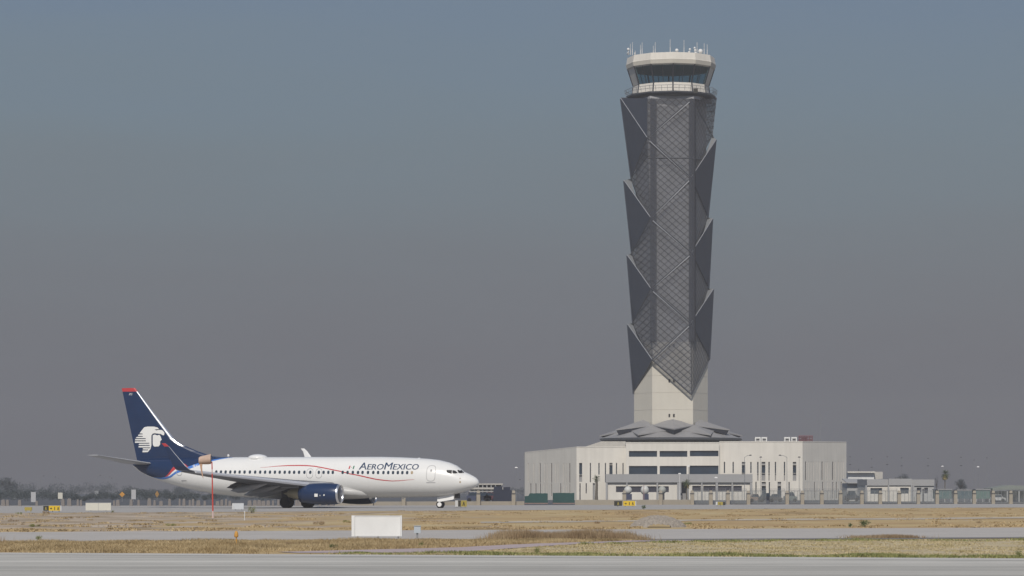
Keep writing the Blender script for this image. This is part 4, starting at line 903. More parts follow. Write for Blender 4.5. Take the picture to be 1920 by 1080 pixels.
for side in (-1, 1):
    wg = MB().ring([wing_ring(q, .06, 1, side) for q in WS]).build('wing', M_wingp, plane, smooth=False)
    sr = []
    for lat, a, b, za, zb3, th in [(2.2,14.15,21.05,2.16,1.95,.15)] + WS[1:]:
        k = .55 + .45*(1-(lat-2.2)/14.7); sr.append([(-(a+u*k), side*lat, za+v*k) for u, v in ((.45,.17),(.10,.13),(-.18,.02),(-.30,-.16),(-.24,-.34),(-.10,-.36),(-.02,-.18),(.15,-.02))])
    MB().ring(sr).build('slat', M_slat, wg)
    # winglet
    w1 = [(16.9,22.6,24.15,3.55,.09),(17.35,22.85,24.3,3.66,.08),(17.6,23.2,24.5,4.0,.08),(17.85,24.05,24.9,5.0,.08),(18.0,24.75,25.22,5.85,.07)]
    def wl_ring(q, nrm):
        lat, a, b, z, th = q; c = b-a; us = [0,.05,.3,.7,1]; f = [0,.5,1,.7,.05]
        return [(-(a+u*c), side*(lat)+side*nrm[0]*k*th*c/2, z+nrm[1]*k*th*c/2) for u, k in zip(us, f)] + [(-(a+u*c), side*(lat)-side*nrm[0]*k*th*c/2, z-nrm[1]*k*th*c/2) for u, k in zip(us[::-1], f[::-1])]
    nr = [(0,1),(-.4,.9),(-.9,.4),(-1,.1),(-1,.1)]
    WL = [wl_ring(q, k) for q, k in zip(w1, nr)]; wo = MB(); n5 = len(WL[0])
    for k in range(len(WL)-1):
        for i in range(n5):
            j = (i+1) % n5; quad = [WL[k][i], WL[k][j], WL[k+1][j], WL[k+1][i]]
            wo.cur = 1 if (i >= 5 and i < 8) else (2 if i in (0, 8) else 0)     # 1 = outboard face, 2 = leading edge
            wo.poly(quad)
    wo.cur = 0; wo.poly(WL[-1]); wo.build('winglet', [M_white, M_navy, M_slat], wg, fix=False)
    wt = [wl_ring(q, k) for q, k in (((17.995,24.73,25.21,5.83,.075),(-1,.1)), ((18.05,25.1,25.5,6.15,.07),(-1,.1)))]
    wo = MB()
    for i in range(n5):
        j = (i+1) % n5; wo.cur = 1 if i >= 5 else 0; wo.poly([wt[0][i], wt[0][j], wt[1][j], wt[1][i]])
    wo.cur = 1; wo.poly(wt[1]); wo.build('winglet_tip', [M_white, M_red], wg, fix=False)
    # flaps: main panel and rear slotted panel, tilted down
    def flap(l0, l1, drop, tilt, chord, back, name, mm):
        rs_ = []
        for lat in (l0, l1):
            te_ = float(np.interp(lat, [q[0] for q in WS], [q[2] for q in WS])); zt_ = float(np.interp(lat, [q[0] for q in WS], [q[4] for q in WS]))
            a, z = te_ + back, zt_ - drop; ca, sa = math.cos(R(tilt))*chord, math.sin(R(tilt))*chord
            us = [0,.1,.4,1]; fs_ = [0,.07,.07,.01]
            up_ = [(-(a+u*ca), side*lat, z-u*sa+f_*chord) for u, f_ in zip(us, fs_)]; dn_ = [(-(a+u*ca), side*lat, z-u*sa-f_*chord*.6) for u, f_ in zip(us, fs_)]
            rs_.append(up_ + dn_[::-1])
        MB().ring(rs_).build(name, mm, wg)
    flap(2.0, 5.1, .10, 22, .9, -.4, 'flap', M_dgrey); flap(2.05, 5.05, .46, 34, .5, .42, 'rear_flap', M_dgrey)
    flap(5.9, 8.6, .08, 18, .85, -.35, 'flap', M_dgrey); flap(5.95, 8.5, .36, 28, .5, .42, 'rear_flap', M_dgrey)
    for lat, tipz in ((7.7, 1.72), (5.5, 1.28), (3.6, 1.22)):
        te_ = float(np.interp(lat, [q[0] for q in WS], [q[2] for q in WS])); zt_ = float(np.interp(lat, [q[0] for q in WS], [q[4] for q in WS]))
        t0, t1, t2, t3 = te_-2.8, te_-1.5, te_-.5, te_+.95; cs = [(t0, zt_-.12, .05, .04), (t1, zt_-.40, .28, .20), (t2, zt_-.62, .32, .23), (te_+.2, (zt_-.6+tipz)/2, .26, .22), (t3, tipz, .03, .02)]
        MB().ring([[(-a, side*lat + w_*math.cos(2*math.pi*i/12), z+h_*1.5*math.sin(2*math.pi*i/12)) for i in range(12)] for a, z, w_, h_ in cs]).build('flap_track_fairing', M_fair, wg, smooth=True)
    # tailplane
    TS = [(.55,34.2,37.2,4.42,4.42,.09),(7.15,37.05,38.35,5.2,5.2,.09)]
    sbz = MB().ring([wing_ring(q, .05, 1, side) for q in TS]).build('tailplane', M_grey, plane)
    MB().ring([wing_ring(q, 0, .049, side) for q in TS]).build('tailplane_leading_edge', M_steel, sbz)
    # engine
    EC, ez = 4.83, 1.36
    def er(t, r, z=0, flat=0.0, n_=32): 
        return [(-t, side*EC + r*math.cos(2*math.pi*i/n_), ez + z + (r*math.sin(2*math.pi*i/n_) if math.sin(2*math.pi*i/n_) > 0 else r*(1-flat)*math.sin(2*math.pi*i/n_))) for i in range(n_)]
    eng = MB().ring([er(12.62,.96,0,.05), er(12.85,1.01,0,.05), er(13.3,1.05,.01,.04), er(14.2,1.07,.03,.02), er(15.2,1.02,.05), er(16.1,.93,.06), er(16.62,.85,.07)], cap0=False, cap1=True).build('engine', M_navy, plane, smooth=False)
    eng.data.polygons.foreach_set('use_smooth', [len(p.vertices) == 4 for p in eng.data.polygons])
    MB().ring([er(12.98,.80,0), er(12.60,.83,0), er(12.48,.88,0,.03), er(12.50,.93,0,.05), er(12.62,.965,0,.05), er(12.68,.985,0,.05)], cap0=False, cap1=False).build('inlet_lip', M_metal, eng, smooth=True)
    MB().ring([er(12.97,.80,0), er(13.5,.80,0)], cap0=False, cap1=False).build('inlet_duct', M_steel, eng, smooth=True)
    m = MB(); m.ring([er(13.5,.80,0,0,24), er(13.52,.78,0,0,24)], cap0=True, cap1=True).build('fan_disc', M_dark, eng)
    MB().ring([er(13.1,.02,0,0,16), er(13.25,.12,0,0,16), er(13.45,.22,0,0,16)], cap0=False, cap1=False).build('fan_spinner', M_grey, eng, smooth=True)
    m = MB()
    for i in range(24):
        a = 2*math.pi*i/24; a2 = a+.16; y0 = side*EC
        m.poly([(-13.42, y0+.2*math.cos(a), ez+.2*math.sin(a)), (-13.46, y0+.2*math.cos(a2), ez+.2*math.sin(a2)), (-13.46, y0+.78*math.cos(a2+.1), ez+.78*math.sin(a2+.1)), (-13.40, y0+.78*math.cos(a+.1), ez+.78*math.sin(a+.1))])
    m.build('fan_blades', M_dsteel, eng)
    MB().ring([er(16.5,.62,.06,0,24), er(17.3,.5,.06,0,24), er(17.9,.36,.06,0,24)]).build('exhaust_nozzle', M_exh, eng, smooth=False)
    MB().ring([er(17.8,.22,.06,0,16), er(18.4,.04,.06,0,16)]).build('exhaust_plug', M_exh, eng)
    yb = side*EC
    MB().ring([[(-13.6, yb-.05, 2.36), (-13.6, yb+.05, 2.36), (-13.6, yb+.05, 2.44), (-13.6, yb-.05, 2.44)], [(-14.6, yb-.2, 2.30), (-14.6, yb+.2, 2.30), (-14.6, yb+.14, 2.58), (-14.6, yb-.14, 2.58)], [(-16.4, yb-.22, 2.0), (-16.4, yb+.22, 2.0), (-16.4, yb+.18, 2.58), (-16.4, yb-.18, 2.58)], [(-18.6, yb-.1, 1.9), (-18.6, yb+.1, 1.9), (-18.6, yb+.1, 2.3), (-18.6, yb-.1, 2.3)]]).build('pylon', M_grey, eng)
    if side < 0:
        for px, py, a, b, mm in ((593, 928.6, .17, .15, M_logo), (608, 928.3, .06, .07, M_logo), (600.5, 929, .06, .06, M_grey)):
            t = Tq(px, EC+1.0); z = Zq(py, t, EC+1.0); e_ = MB().poly([(-t-a, -EC-1.075, z-b), (-t+a, -EC-1.075, z-b), (-t+a, -EC-1.075, z+b), (-t-a, -EC-1.075, z+b)]); e_.build('cowl_decal', mm, eng, fix=False)
    # main gear
    mg = MB().tube((-18.85, side*2.86, .55), (-18.75, side*2.7, 1.9), .13, .16, n=12).tube((-18.85, side*2.4, .56), (-18.85, side*3.3, .56), .09, n=10).tube((-18.8, side*2.8, 1.2), (-18.2, side*2.1, 1.9), .06, n=8).build('main_gear', M_dgrey, plane)
    for o_ in (-.42, .42):
        y0 = side*2.86 + o_; q = []
        for x_, r_ in ((-.2, .40), (-.19, .50), (-.12, .555), (.12, .555), (.19, .50), (.2, .40)): q.append([(-18.85 + r_*math.cos(2*math.pi*i/28), y0 + x_, .56 + r_*math.sin(2*math.pi*i/28)) for i in range(28)])
        MB().ring(q).build('wheel', M_black, mg)
    MB().extr([(-18.5, side*3.35, .95), (-19.2, side*3.35, .95), (-19.3, side*3.2, 1.9), (-18.4, side*3.2, 1.9)], (0, .04*side, 0)).build('gear_door', M_dgrey, mg)
# wing to body fairing
rs_ = []
for t, w_, zt_, zb2 in ((10.6,.5,1.5,1.12),(11.6,1.4,2.0,.95),(13.2,1.95,2.35,.86),(16,2.05,2.3,.82),(19.5,2.05,2.25,.82),(21.4,1.7,2.1,.9),(23.6,.6,1.6,1.08)):
    rs_.append([(-t, w_*math.cos(2*math.pi*i/32), (zt_+zb2)/2 + (zt_-zb2)/2*(abs(math.sin(2*math.pi*i/32))**.8)*(1 if math.sin(2*math.pi*i/32) > 0 else -1)) for i in range(32)])
MB().ring(rs_).build('belly_fairing', mat('belly_fairing_paint', (0.42, 0.42, 0.41), .4, 0, .08), plane, smooth=True)
# nose gear
ng = MB().tube((-3.95, 0, .35), (-3.75, 0, 1.3), .07, .09, n=10).tube((-3.95, -.28, .35), (-3.95, .28, .35), .05, n=8).tube((-3.9, 0, .8), (-3.1, 0, 1.3), .04, n=6).build('nose_gear', M_dgrey, plane)
for o_ in (-.22, .22):
    q = [[(-3.95 + r_*math.cos(2*math.pi*i/24), o_+x_, .35 + r_*math.sin(2*math.pi*i/24)) for i in range(24)] for x_, r_ in ((-.1,.24),(-.095,.31),(-.05,.345),(.05,.345),(.095,.31),(.1,.24))]
    wh = MB().ring(q).build('wheel', M_black, ng)
    MB().ring([[(-3.95 + r_*math.cos(2*math.pi*i/20), o_+x_*(1 if o_ > 0 else -1), .35 + r_*math.sin(2*math.pi*i/20)) for i in range(20)] for x_, r_ in ((.09,.235),(.125,.20),(.125,.06))]).build('wheel_hub', M_white, wh)
for sd_ in (-1, 1):
    MB().extr([(-2.45, .32*sd_, 1.34), (-4.15, .32*sd_, 1.08), (-4.15, .36*sd_, .66), (-3.9, .36*sd_, .62), (-2.55, .36*sd_, .84), (-2.45, .36*sd_, .9)], (0, .03*sd_, 0)).build('gear_door', M_white, ng)
MB().box(-2.4, -2.0, -.2, .2, .95, 1.5).build('wheel_bay', M_dark, ng)

# ------------------------------------------------------------------ small things on the airfield
def gy(py): return H*F/(py-HY)
def leafy(mb, c, r, n, size, zs=.8, up=.3, rg=random):
    for _ in range(n):
        d = Vector((rg.gauss(0,1), rg.gauss(0,1), rg.gauss(0,1))).normalized()*r*(rg.random()**.4); p = Vector(c) + Vector((d.x, d.y, d.z*zs))
        a = Vector((rg.gauss(0,1), rg.gauss(0,1), rg.gauss(0,1)+up)).normalized()*size; b = a.cross(Vector((rg.gauss(0,1), rg.gauss(0,1), rg.gauss(0,1)))).normalized()*size*.4
        mb.poly([p-b*.5, p+a*.5+b*.1, p+a, p+b*.5])
# big blank sign box on three legs
Y = 101.5; x0, x1 = WX(662, Y), WX(752.5, Y); sg = empty('blank_sign_box', ((x0+x1)/2, Y, 0), 'large blank white sign box on three short legs in the dry grass in front', 'sign')
zt_, zb_ = WZ(967.3, Y), WZ(1005, Y)
MB().box(x0+.06, x1-.03, Y, Y+.26, zb_, zt_).build('panel', M_board, sg)
MB().box(x0-.05, x0+.055, Y-.015, Y+.28, zb_-.01, zt_+.015).build('end_cap', M_board, sg)
MB().box(x1-.025, x1+.015, Y-.012, Y+.28, zb_-.01, zt_+.015).build('end_cap', M_board, sg)
for z in (zb_, zt_): MB().box(x0+.06, x1-.03, Y-.01, Y+.27, z-.012, z+.012).build('edge_trim', M_wpole, sg)
for px in (670.5, 708.5, 746.5): MB().box(WX(px-1.3, Y), WX(px+1.3, Y), Y+.08, Y+.16, 0, zb_-.013).build('leg', M_wpole, sg)
Y = 103; lb = empty('junction_box', (WX(782, Y), Y, 0), 'small pale blue grey box on a short post right of the blank sign', 'utility box')
MB().box(WX(776.2, Y), WX(788.8, Y), Y, Y+.15, WZ(999.5, Y), WZ(986.5, Y)).box(WX(775.8, Y), WX(789.2, Y), Y-.02, Y+.17, WZ(986.4, Y), WZ(985.6, Y)).build('box', mat('pale_blue_grey_paint', (0.38,0.42,0.45), .6), lb)
MB().box(WX(780.5, Y), WX(784, Y), Y+.05, Y+.11, 0, WZ(999.6, Y)).build('post', M_pole, lb)
Y = gy(1021); ol = empty('edge_light', (WX(443, Y), Y, 0), 'small orange marker light in the grass left of the blank sign', 'marker light')
MB().tube((ol.location.x, Y, 0), (ol.location.x, Y, .25), .02, n=8).build('stem', M_orange, ol)
MB().ring([[(ol.location.x+r*math.cos(i*math.pi/5), Y+r*math.sin(i*math.pi/5), z) for i in range(10)] for r, z in ((.05,.22),(.065,.26),(.06,.33),(.045,.38),(.02,.41))]).build('lamp', M_orange, ol)
# windsock
Y = gy(971); wx = WX(398.5, Y); ws = empty('windsock', (wx, Y, 0), 'red and white windsock pole with a limp faded sock before the jet tail', 'windsock')
zs2 = [(971, 958, M_fpink), (958, 905, M_fred), (905, 888, M_fred), (888, 880, M_fpink), (880, 866, M_fred)]
for a, b, mm in zs2:
    xa, xb = WX(399.3-(971-a)*.018, Y), WX(399.3-(971-b)*.018, Y)
    MB().tube((xa, Y, max(0, WZ(a, Y))), (xb, Y, WZ(b, Y)), .05*(1-.35*(971-a)/110), .05*(1-.35*(971-b)/110), n=10).build('pole_section', mm, ws)
c = P(396.2, 858, Y); MB().tube((c[0], Y, c[2]-.35), (c[0]-.02, Y, c[2]+.30), .025, n=6).tube((c[0], Y-.25, c[2]+.14), (c[0], Y+.25, c[2]+.14), .02, n=5).build('swivel_frame', M_pole, ws)
m = MB(); rings_ = []
for px, py, r in ((395.5, 860.5, 9.2), (390, 861.5, 8.8), (383, 862.3, 8.0), (376, 863.0, 7.2), (373, 864, 6.4)):
    cx_, _, cz_ = P(px, py, Y); rr0 = r/F*Y; rings_.append([(cx_, Y + .9*rr0*math.cos(2*math.pi*i/18), cz_ + rr0*math.sin(2*math.pi*i/18)*(1+.06*math.sin(3*i))) for i in range(18)])
m.ring(rings_, cap0=False, cap1=False)
m.build('sock', mat('faded_salmon_fabric', (0.46, 0.34, 0.27), .9, 0, .25, 3.0), ws, smooth=True)
m = MB(); m.cur = 0
pts = [(373,862),(380,866),(379,876),(380,888),(381.5,898),(379,893),(376.5,882),(374.5,872)]
m.extr([P(a, b, Y-.1) for a, b in pts], (0, .03, 0)).build('torn_tail', mat('faded_orange_fabric', (0.40, 0.26, 0.18), .9, 0, .25, 4.0), ws)
# thin stake and the near white board by the taxiway
Y = gy(975.5); tag(MB().tube((WX(458.5, Y), Y, 0), (WX(458.5, Y), Y, WZ(959, Y)), .03, .025, n=6).box(WX(457.2,Y), WX(459.8,Y), Y-.02, Y+.02, WZ(960.5,Y), WZ(958.5,Y)).build('marker_stake', M_wpole, None, (WX(458.5, Y), Y, 0)), 'thin white stake standing in the dry grass below the small pale board', 'stake')
def board(name, px0, px1, py0, py1, Y, m_, label, cat, split=False, legs=True, cap=False, depth=.18):
    e_ = empty(name, (WX((px0+px1)/2, Y), Y, 0), label, cat); z1, z0 = WZ(py0, Y), max(.02, WZ(py1, Y)); a, b = WX(px0, Y), WX(px1, Y)
    if split:
        mid = (a+b)/2; MB().box(a, mid-.015, Y, Y+depth, z0, z1).build('panel', m_, e_); MB().box(mid+.015, b, Y, Y+depth, z0, z1).build('panel', m_, e_)
        MB().box(mid-.02, mid+.02, Y+.01, Y+depth-.01, z0, z1-.02).build('joint', M_span, e_)
    else: MB().box(a, b, Y, Y+depth, z0, z1).build('panel', m_, e_)
    MB().box(a-.01, b+.01, Y-.008, Y+depth+.01, z1, z1+.02).build('top_trim', M_wpole, e_)
    if cap: MB().box(a-.10, a-.002, Y-.01, Y+depth+.01, z0, z1).build('end_cap', M_wpole, e_)
    for k in (.2, .8): x = a+(b-a)*k; MB().box(x-.03, x+.03, Y+.05, Y+.11, 0, z0-.003).build('leg', M_pole, e_) if z0 > .05 else None
    return e_
board('blank_board', 160.5, 208, 943.2, 957, gy(959), M_boardfar, 'cream blank two panel board beside the taxiway under the tail', 'sign', split=True)
board('blank_board', 437.5, 457, 943.8, 955, gy(957.5), mat('pale_blue_white_board', (.50,.52,.54), .6), 'small pale blue white board below the jet rear fuselage', 'sign', cap=True)
def glyph(kind, cx_, cz_, h, Y):
    """blunt strokes of sign lettering seen from afar"""
    m = MB(); w_ = h*.32; t = h*.2
    if kind == 'A': m.extr([(cx_-w_, Y, cz_-h/2), (cx_-w_+t, Y, cz_-h/2), (cx_, Y, cz_+h*.1), (cx_+w_-t, Y, cz_-h/2), (cx_+w_, Y, cz_-h/2), (cx_+t/2, Y, cz_+h/2), (cx_-t/2, Y, cz_+h/2)], (0, .006, 0))
    elif kind == '>': m.extr([(cx_-w_, Y, cz_-h*.12), (cx_, Y, cz_-h*.12), (cx_, Y, cz_-h*.4), (cx_+w_*1.3, Y, cz_), (cx_, Y, cz_+h*.4), (cx_, Y, cz_+h*.12), (cx_-w_, Y, cz_+h*.12)], (0, .006, 0))
    else: m.box(cx_-t*.6, cx_+t*.6, Y, Y+.006, cz_-h/2, cz_+h/2)
    return m
def taxisign(parts, py0, py1, Y, label, rev=False):
    px0, px1 = parts[0][0], parts[-1][1]; e_ = empty('taxiway_sign', (WX((px0+px1)/2, Y), Y, 0), label, 'sign'); z1, z0 = WZ(py0, Y), max(.12, WZ(py1, Y))
    for a, b, mm, gl in parts:
        A_, B_ = WX(a, Y), WX(b, Y); MB().box(A_+.008, B_-.008, Y, Y+.2, z0, z1).build('panel', mm, e_)
        for gx, k in gl:
            o_ = glyph(k, WX(gx, Y), (z0+z1)/2 - .02, (z1-z0)*.62, Y-.012); o_.build('lettering', M_signblack if mm in (M_yellow, M_olive) else M_olive, e_)
    for k in (.15, .5, .85): x = WX(px0+(px1-px0)*k, Y); MB().tube((x, Y+.1, 0), (x, Y+.1, z0-.003), .03, n=6).build('leg', M_pole, e_)
    MB().box(WX(px0, Y)-.01, WX(px1, Y)+.01, Y-.006, Y+.21, z1+.002, z1+.03).build('top_trim', M_span, e_)
taxisign([(81, 91, M_signblack, [(86, 'A')]), (91.3, 112.5, M_yellow, [(95.5, '>'), (102.5, '|'), (109, 'A')]), (112.8, 115.5, M_wpole, [])], 948.3, 957.5, gy(960.5), 'yellow and black taxiway sign on the grass edge at far left')
taxisign([(1151.5, 1166.5, M_signblack, [(1159, 'A')]), (1168.5, 1191, M_yellow, [(1173, '>'), (1180, '|'), (1186.5, 'A')]), (1191.2, 1192.8, M_wpole, [])], 939.3, 948.6, gy(950.5), 'black and bright yellow taxiway sign in front of the white building')
taxisign([(853.3, 858.7, M_wpole, []), (859, 864, M_signblack, []), (864.2, 875.3, M_olive, [(869.5, 'A')])], 938.3, 950, gy(952.2), 'dull yellow taxiway sign with white end just behind the nose wheel')
taxisign([(1342, 1345.5, M_wpole, []), (1345.7, 1355.5, M_olive, [(1350, 'A')]), (1355.7, 1360, M_signblack, [])], 941, 947, gy(949.8), 'small dull yellow taxiway sign before the fence right of the palm')
tag(MB().box(WX(46, 235), WX(59.5, 235), 235, 235.2, .15, WZ(951, 235)).box(WX(48,235), WX(49,235), 235.05, 235.1, 0, .149).box(WX(57,235), WX(58,235), 235.05, 235.1, 0, .149).build('small_sign', M_olive, None, (WX(52, 235), 235, 0)), 'tiny faded yellow sign at the far left edge', 'sign')
# rubble heap
Y = gy(989); cx_ = WX(1236, Y); m = MB(); rg = random.Random(3)
def mound(x, y):
    k = max(0, 1-((x-cx_)/1.0)**2*.62-((y-Y-1.2)/1.2)**2*.6); return .50*k**.8
N_ = 60; 
for i in range(N_):
    for j in range(N_):
        x = cx_-1.5+3.3*i/N_; y = Y-.2+2.8*j/N_; m.v.append((x, y, mound(x, y) + (rg.random()*.07 if mound(x, y) > .01 else 0) - .01))
for i in range(N_-1):
    for j in range(N_-1): m.f.append([i*N_+j, (i+1)*N_+j, (i+1)*N_+j+1, i*N_+j+1]); m.mi.append(0)
o = m.build('rubble_heap', M_gravel, None, (cx_, Y, 0), smooth=False); tag(o, 'low grey heap of rubble on the infield beside the service road', 'heap')
# shrubs
def shrub(px, py, w_, h_, label, m_=None, n_=240, rr0=1.0):
    Y = gy(py); e_ = empty('shrub', (WX(px, Y), Y, 0), label, 'shrub'); s0 = F/Y; rg = random.Random(int(px)); m = MB()
    hh, ww = h_/s0, w_/s0/2
    for _ in range(9):
        c = (WX(px, Y)+rg.uniform(-ww*.6, ww*.6), Y+rg.uniform(-ww*.4, ww*.4), hh*rg.uniform(.25, .72)); leafy(m, c, hh*.36, n_//9, hh*.22, .9, .5, rg)
    m.build('foliage', m_ or M_leaf, e_); t = MB()
    for k in range(5): t.tube((WX(px, Y)+rg.uniform(-.1,.1)*ww, Y, 0), (WX(px, Y)+rg.uniform(-.6,.6)*ww, Y+rg.uniform(-.2,.2)*ww, hh*.6), hh*.02, hh*.008, n=4)
    t.build('stem', M_bark2, e_)
shrub(1621.5, 989.5, 24, 16, 'bushy dark green shrub by the service road at right')
shrub(1595, 989, 9, 9, 'tiny dark green plant left of the bushy shrub at right')
shrub(472, 962, 18, 13, 'olive green bush at the taxiway edge ahead of the main wheels', MATS['greening_grass'])
shrub(1207, 955.5, 9, 9, 'small green weed at the taxiway edge below the white radome')
shrub(73.5, 1014.5, 12, 12, 'small pale green plant poking over the service road at left', MATS['greening_grass'])
shrub(625, 1029, 20, 10, 'low green clump in the dry verge left of the blank sign')
shrub(541, 1024, 13, 9, 'small dark brown clump in the verge between marker light and sign', MATS['tall_dry_stalks'])
shrub(1006.5, 1038, 8, 13, 'short dark weed standing at the runway edge', MATS['greening_grass'])
shrub(211, 961, 8, 5, 'tiny weed on the grass right of the cream board', MATS['greening_grass'])
shrub(1911, 1046, 12, 16, 'olive weed at the runway edge at far right', MATS['greening_grass'])
shrub(790, 1025, 8, 10, 'green weed right of the sign box among dry grass', MATS['greening_grass'])
# scattered low scrub on the left infield
for k, (px, py, w_, h_) in enumerate(((62, 988, 26, 6), (25, 978, 18, 4), (140, 972, 18, 4), (320, 986, 24, 5), (275, 989, 14, 4), (395, 977, 22, 4), (36, 964, 10, 4), (85, 963, 14, 5), (600, 984, 26, 7), (650, 980, 16, 5), (930, 985, 10, 4), (1120, 982, 9, 5), (1290, 984, 14, 5), (1835, 981, 12, 4))):
    Y = gy(py); rg = random.Random(k); m = MB(); s0 = F/Y
    for _ in range(9): leafy(m, (WX(px, Y)+rg.uniform(-.45,.45)*w_/s0, Y+rg.uniform(-.3,.3), h_/s0*.4), h_/s0*.55, 26, h_/s0*.5, .8, .8, rg)
    o = m.build('scrub_tuft', MATS['tall_dry_stalks'] if k % 3 else MATS['greening_grass'], None, (WX(px, Y), Y, 0)); tag(o, 'low straggly tuft of scrub on the dry infield', 'scrub', 'scrub tufts on the infield')

# ------------------------------------------------------------------ perimeter wall, pillars and fence
YFc = 350.0
lw = empty('low_perimeter_wall', (WX(800, YFc), YFc, 0), 'long low beige perimeter wall behind the aircraft from engine to building', 'wall')
for a, b in ((628, 983), (1078, 1297)):
    ya, yb2 = YFL(a), YFL(b); xa, xb = WX(a, ya), WX(b, yb2); zt_ = .62 if a > 1000 else .46
    MB().extr([(xa, ya, 0), (xb, yb2, 0), (xb, yb2, zt_), (xa, ya, zt_)], (0, .25, 0)).build('wall_section', M_lowwall, lw)
PIL = [696, 757, 829, 897, 963, 1170.5, 1238.5, 1297.5, 1332.5, 1364.5, 1403, 1475.5, 1504, 1540.5, 1575.5, 1615.5, 1650, 1685.5, 1721.5, 1756.5, 1791, 1826, 1861.5, 1894.5, 1930]
first = None
for px in PIL:
    YFc = YFL(px); x = WX(px, YFc)
    if first is None:
        first = empty('fence_pillar', (x, YFc-.3, 0), 'beige rendered pillar with dark collar standing along the perimeter fence line', 'pillar', 'pillars of the perimeter fence')
        MB().box(x-.22, x+.22, YFc-.5, YFc-.05, 0, 1.30).build('shaft', M_pillar, first); MB().box(x-.26, x+.26, YFc-.54, YFc-.01, 1.305, 1.42).build('collar', M_seam, first)
        MB().ring([[(x+a*.2, YFc-.28+b*.2, 1.425) for a, b in ((-1,-1),(1,-1),(1,1),(-1,1))], [(x+a*.16, YFc-.28+b*.16, 1.75) for a, b in ((-1,-1),(1,-1),(1,1),(-1,1))]]).build('cap', M_pillar, first)
        src = x
    else:
        c = copy_tree(first); c.location = (x, YFc-.3, 0)
# wire mesh fence panels right of the wall and wires on top
PP = [1297.5, 1332.5, 1364.5, 1403, 1440, 1475.5, 1504, 1540.5, 1575.5, 1615.5, 1650, 1685.5, 1721.5, 1756.5, 1791, 1826, 1861.5, 1894.5, 1930, 1965]
for a, b in zip(PP[:-1], PP[1:]):
    YFc = YFL((a+b)/2)+.15; x0, x1 = WX(a, YFc)+.22, WX(b, YFc)-.22; e_ = empty('fence_panel', ((x0+x1)/2, YFc, 0), 'see-through grey wire mesh fence panel between two beige pillars', 'fence', 'wire mesh fence panels')
    MB().poly([(x0, YFc, .18), (x1, YFc, .18), (x1, YFc, 1.70), (x0, YFc, 1.70)]).build('mesh', M_fence, e_, fix=False)
    MB().tube((x0, YFc, .15), (x1, YFc, .15), .03, n=4).tube((x0, YFc, 1.72), (x1, YFc, 1.72), .03, n=4).tube((x0, YFc, 1.98), (x1, YFc, 1.98), .012, n=4).tube((x0, YFc, 1.85), (x1, YFc, 1.85), .012, n=4).build('rail', M_pole, e_)
    n_ = 4
    for k in range(n_+1):
        x = x0+.03 + (x1-x0-.06)*k/n_; MB().tube((x, YFc, 0), (x, YFc, 1.98 if k in (0, n_) else 1.71), .022, n=4).build('fence_post', M_pole, e_)
# marker posts along the far side of the taxiway at left
rg = random.Random(11); xs_ = [6, 14, 37, 69, 118, 130, 146, 152, 214, 221, 246, 260, 280, 290, 302, 318, 337, 345, 356, 362, 372, 384, 408, 416, 424, 431, 468, 478, 486, 494, 503, 512, 522, 556, 562, 600, 612, 622]
base = None
for px in xs_:
    Y = 338 + rg.uniform(-2, 6); x = WX(px, Y); hgt = rg.uniform(.75, 1.15)
    if base is None:
        base = MB().ring([[(x+a*.14, Y+b*.14, 0) for a, b in ((-1,-1),(1,-1),(1,1),(-1,1))], [(x+a*.11, Y+b*.11, .93) for a, b in ((-1,-1),(1,-1),(1,1),(-1,1))], [(x+a*.04, Y+b*.04, 1.0) for a, b in ((-1,-1),(1,-1),(1,1),(-1,1))]]).build('marker_post', mat('pale_concrete_post', (.19,.172,.162), .9, 0, .1), None, (x, Y, 0))
        tag(base, 'stubby pale concrete post in the row beyond the taxiway', 'post', 'concrete posts beyond the taxiway'); o = base
    else: o = base.copy(); COL.objects.link(o); o.location = (x, Y, 0)
    o.scale = (rg.uniform(.8, 1.8), 1, hgt*.75)
# green tarpaulin covered containers in front of the left wing
Y = 385
for a, b, t_, lab in ((984, 1027, 924.5, 'dark green tarpaulin covered skip with a lower step, left one'), (1037, 1077, 924, 'dark green tarpaulin covered skip beside the building, right one')):
    e_ = empty('covered_skip', (WX((a+b)/2, Y), Y, 0), lab, 'skip', 'green covered skips'); A_, B_ = WX(a, Y), WX(b, Y); zt_ = WZ(t_, Y); n_ = 18; rg = random.Random(a)
    tp = [(A_+(B_-A_)*k/n_, Y, zt_ - (.35 if (a == 984 and k < 4) else 0) - rg.random()*.05) for k in range(n_+1)]
    MB().extr([(A_, Y, .20), (B_, Y, .20)] + tp[::-1], (0, 3, 0)).build('tarpaulin', M_greenc, e_)
    MB().box(A_-.03, B_+.03, Y-.05, Y+3.05, .06, .18).build('base_frame', M_carred if False else mat('dusty_red_base', (.25,.17,.15), .9), e_)
    for xx in (A_+.3, B_-.3): MB().box(xx-.12, xx+.12, Y-.02, Y+.2, 0, .059).build('foot', M_dgrey, e_)
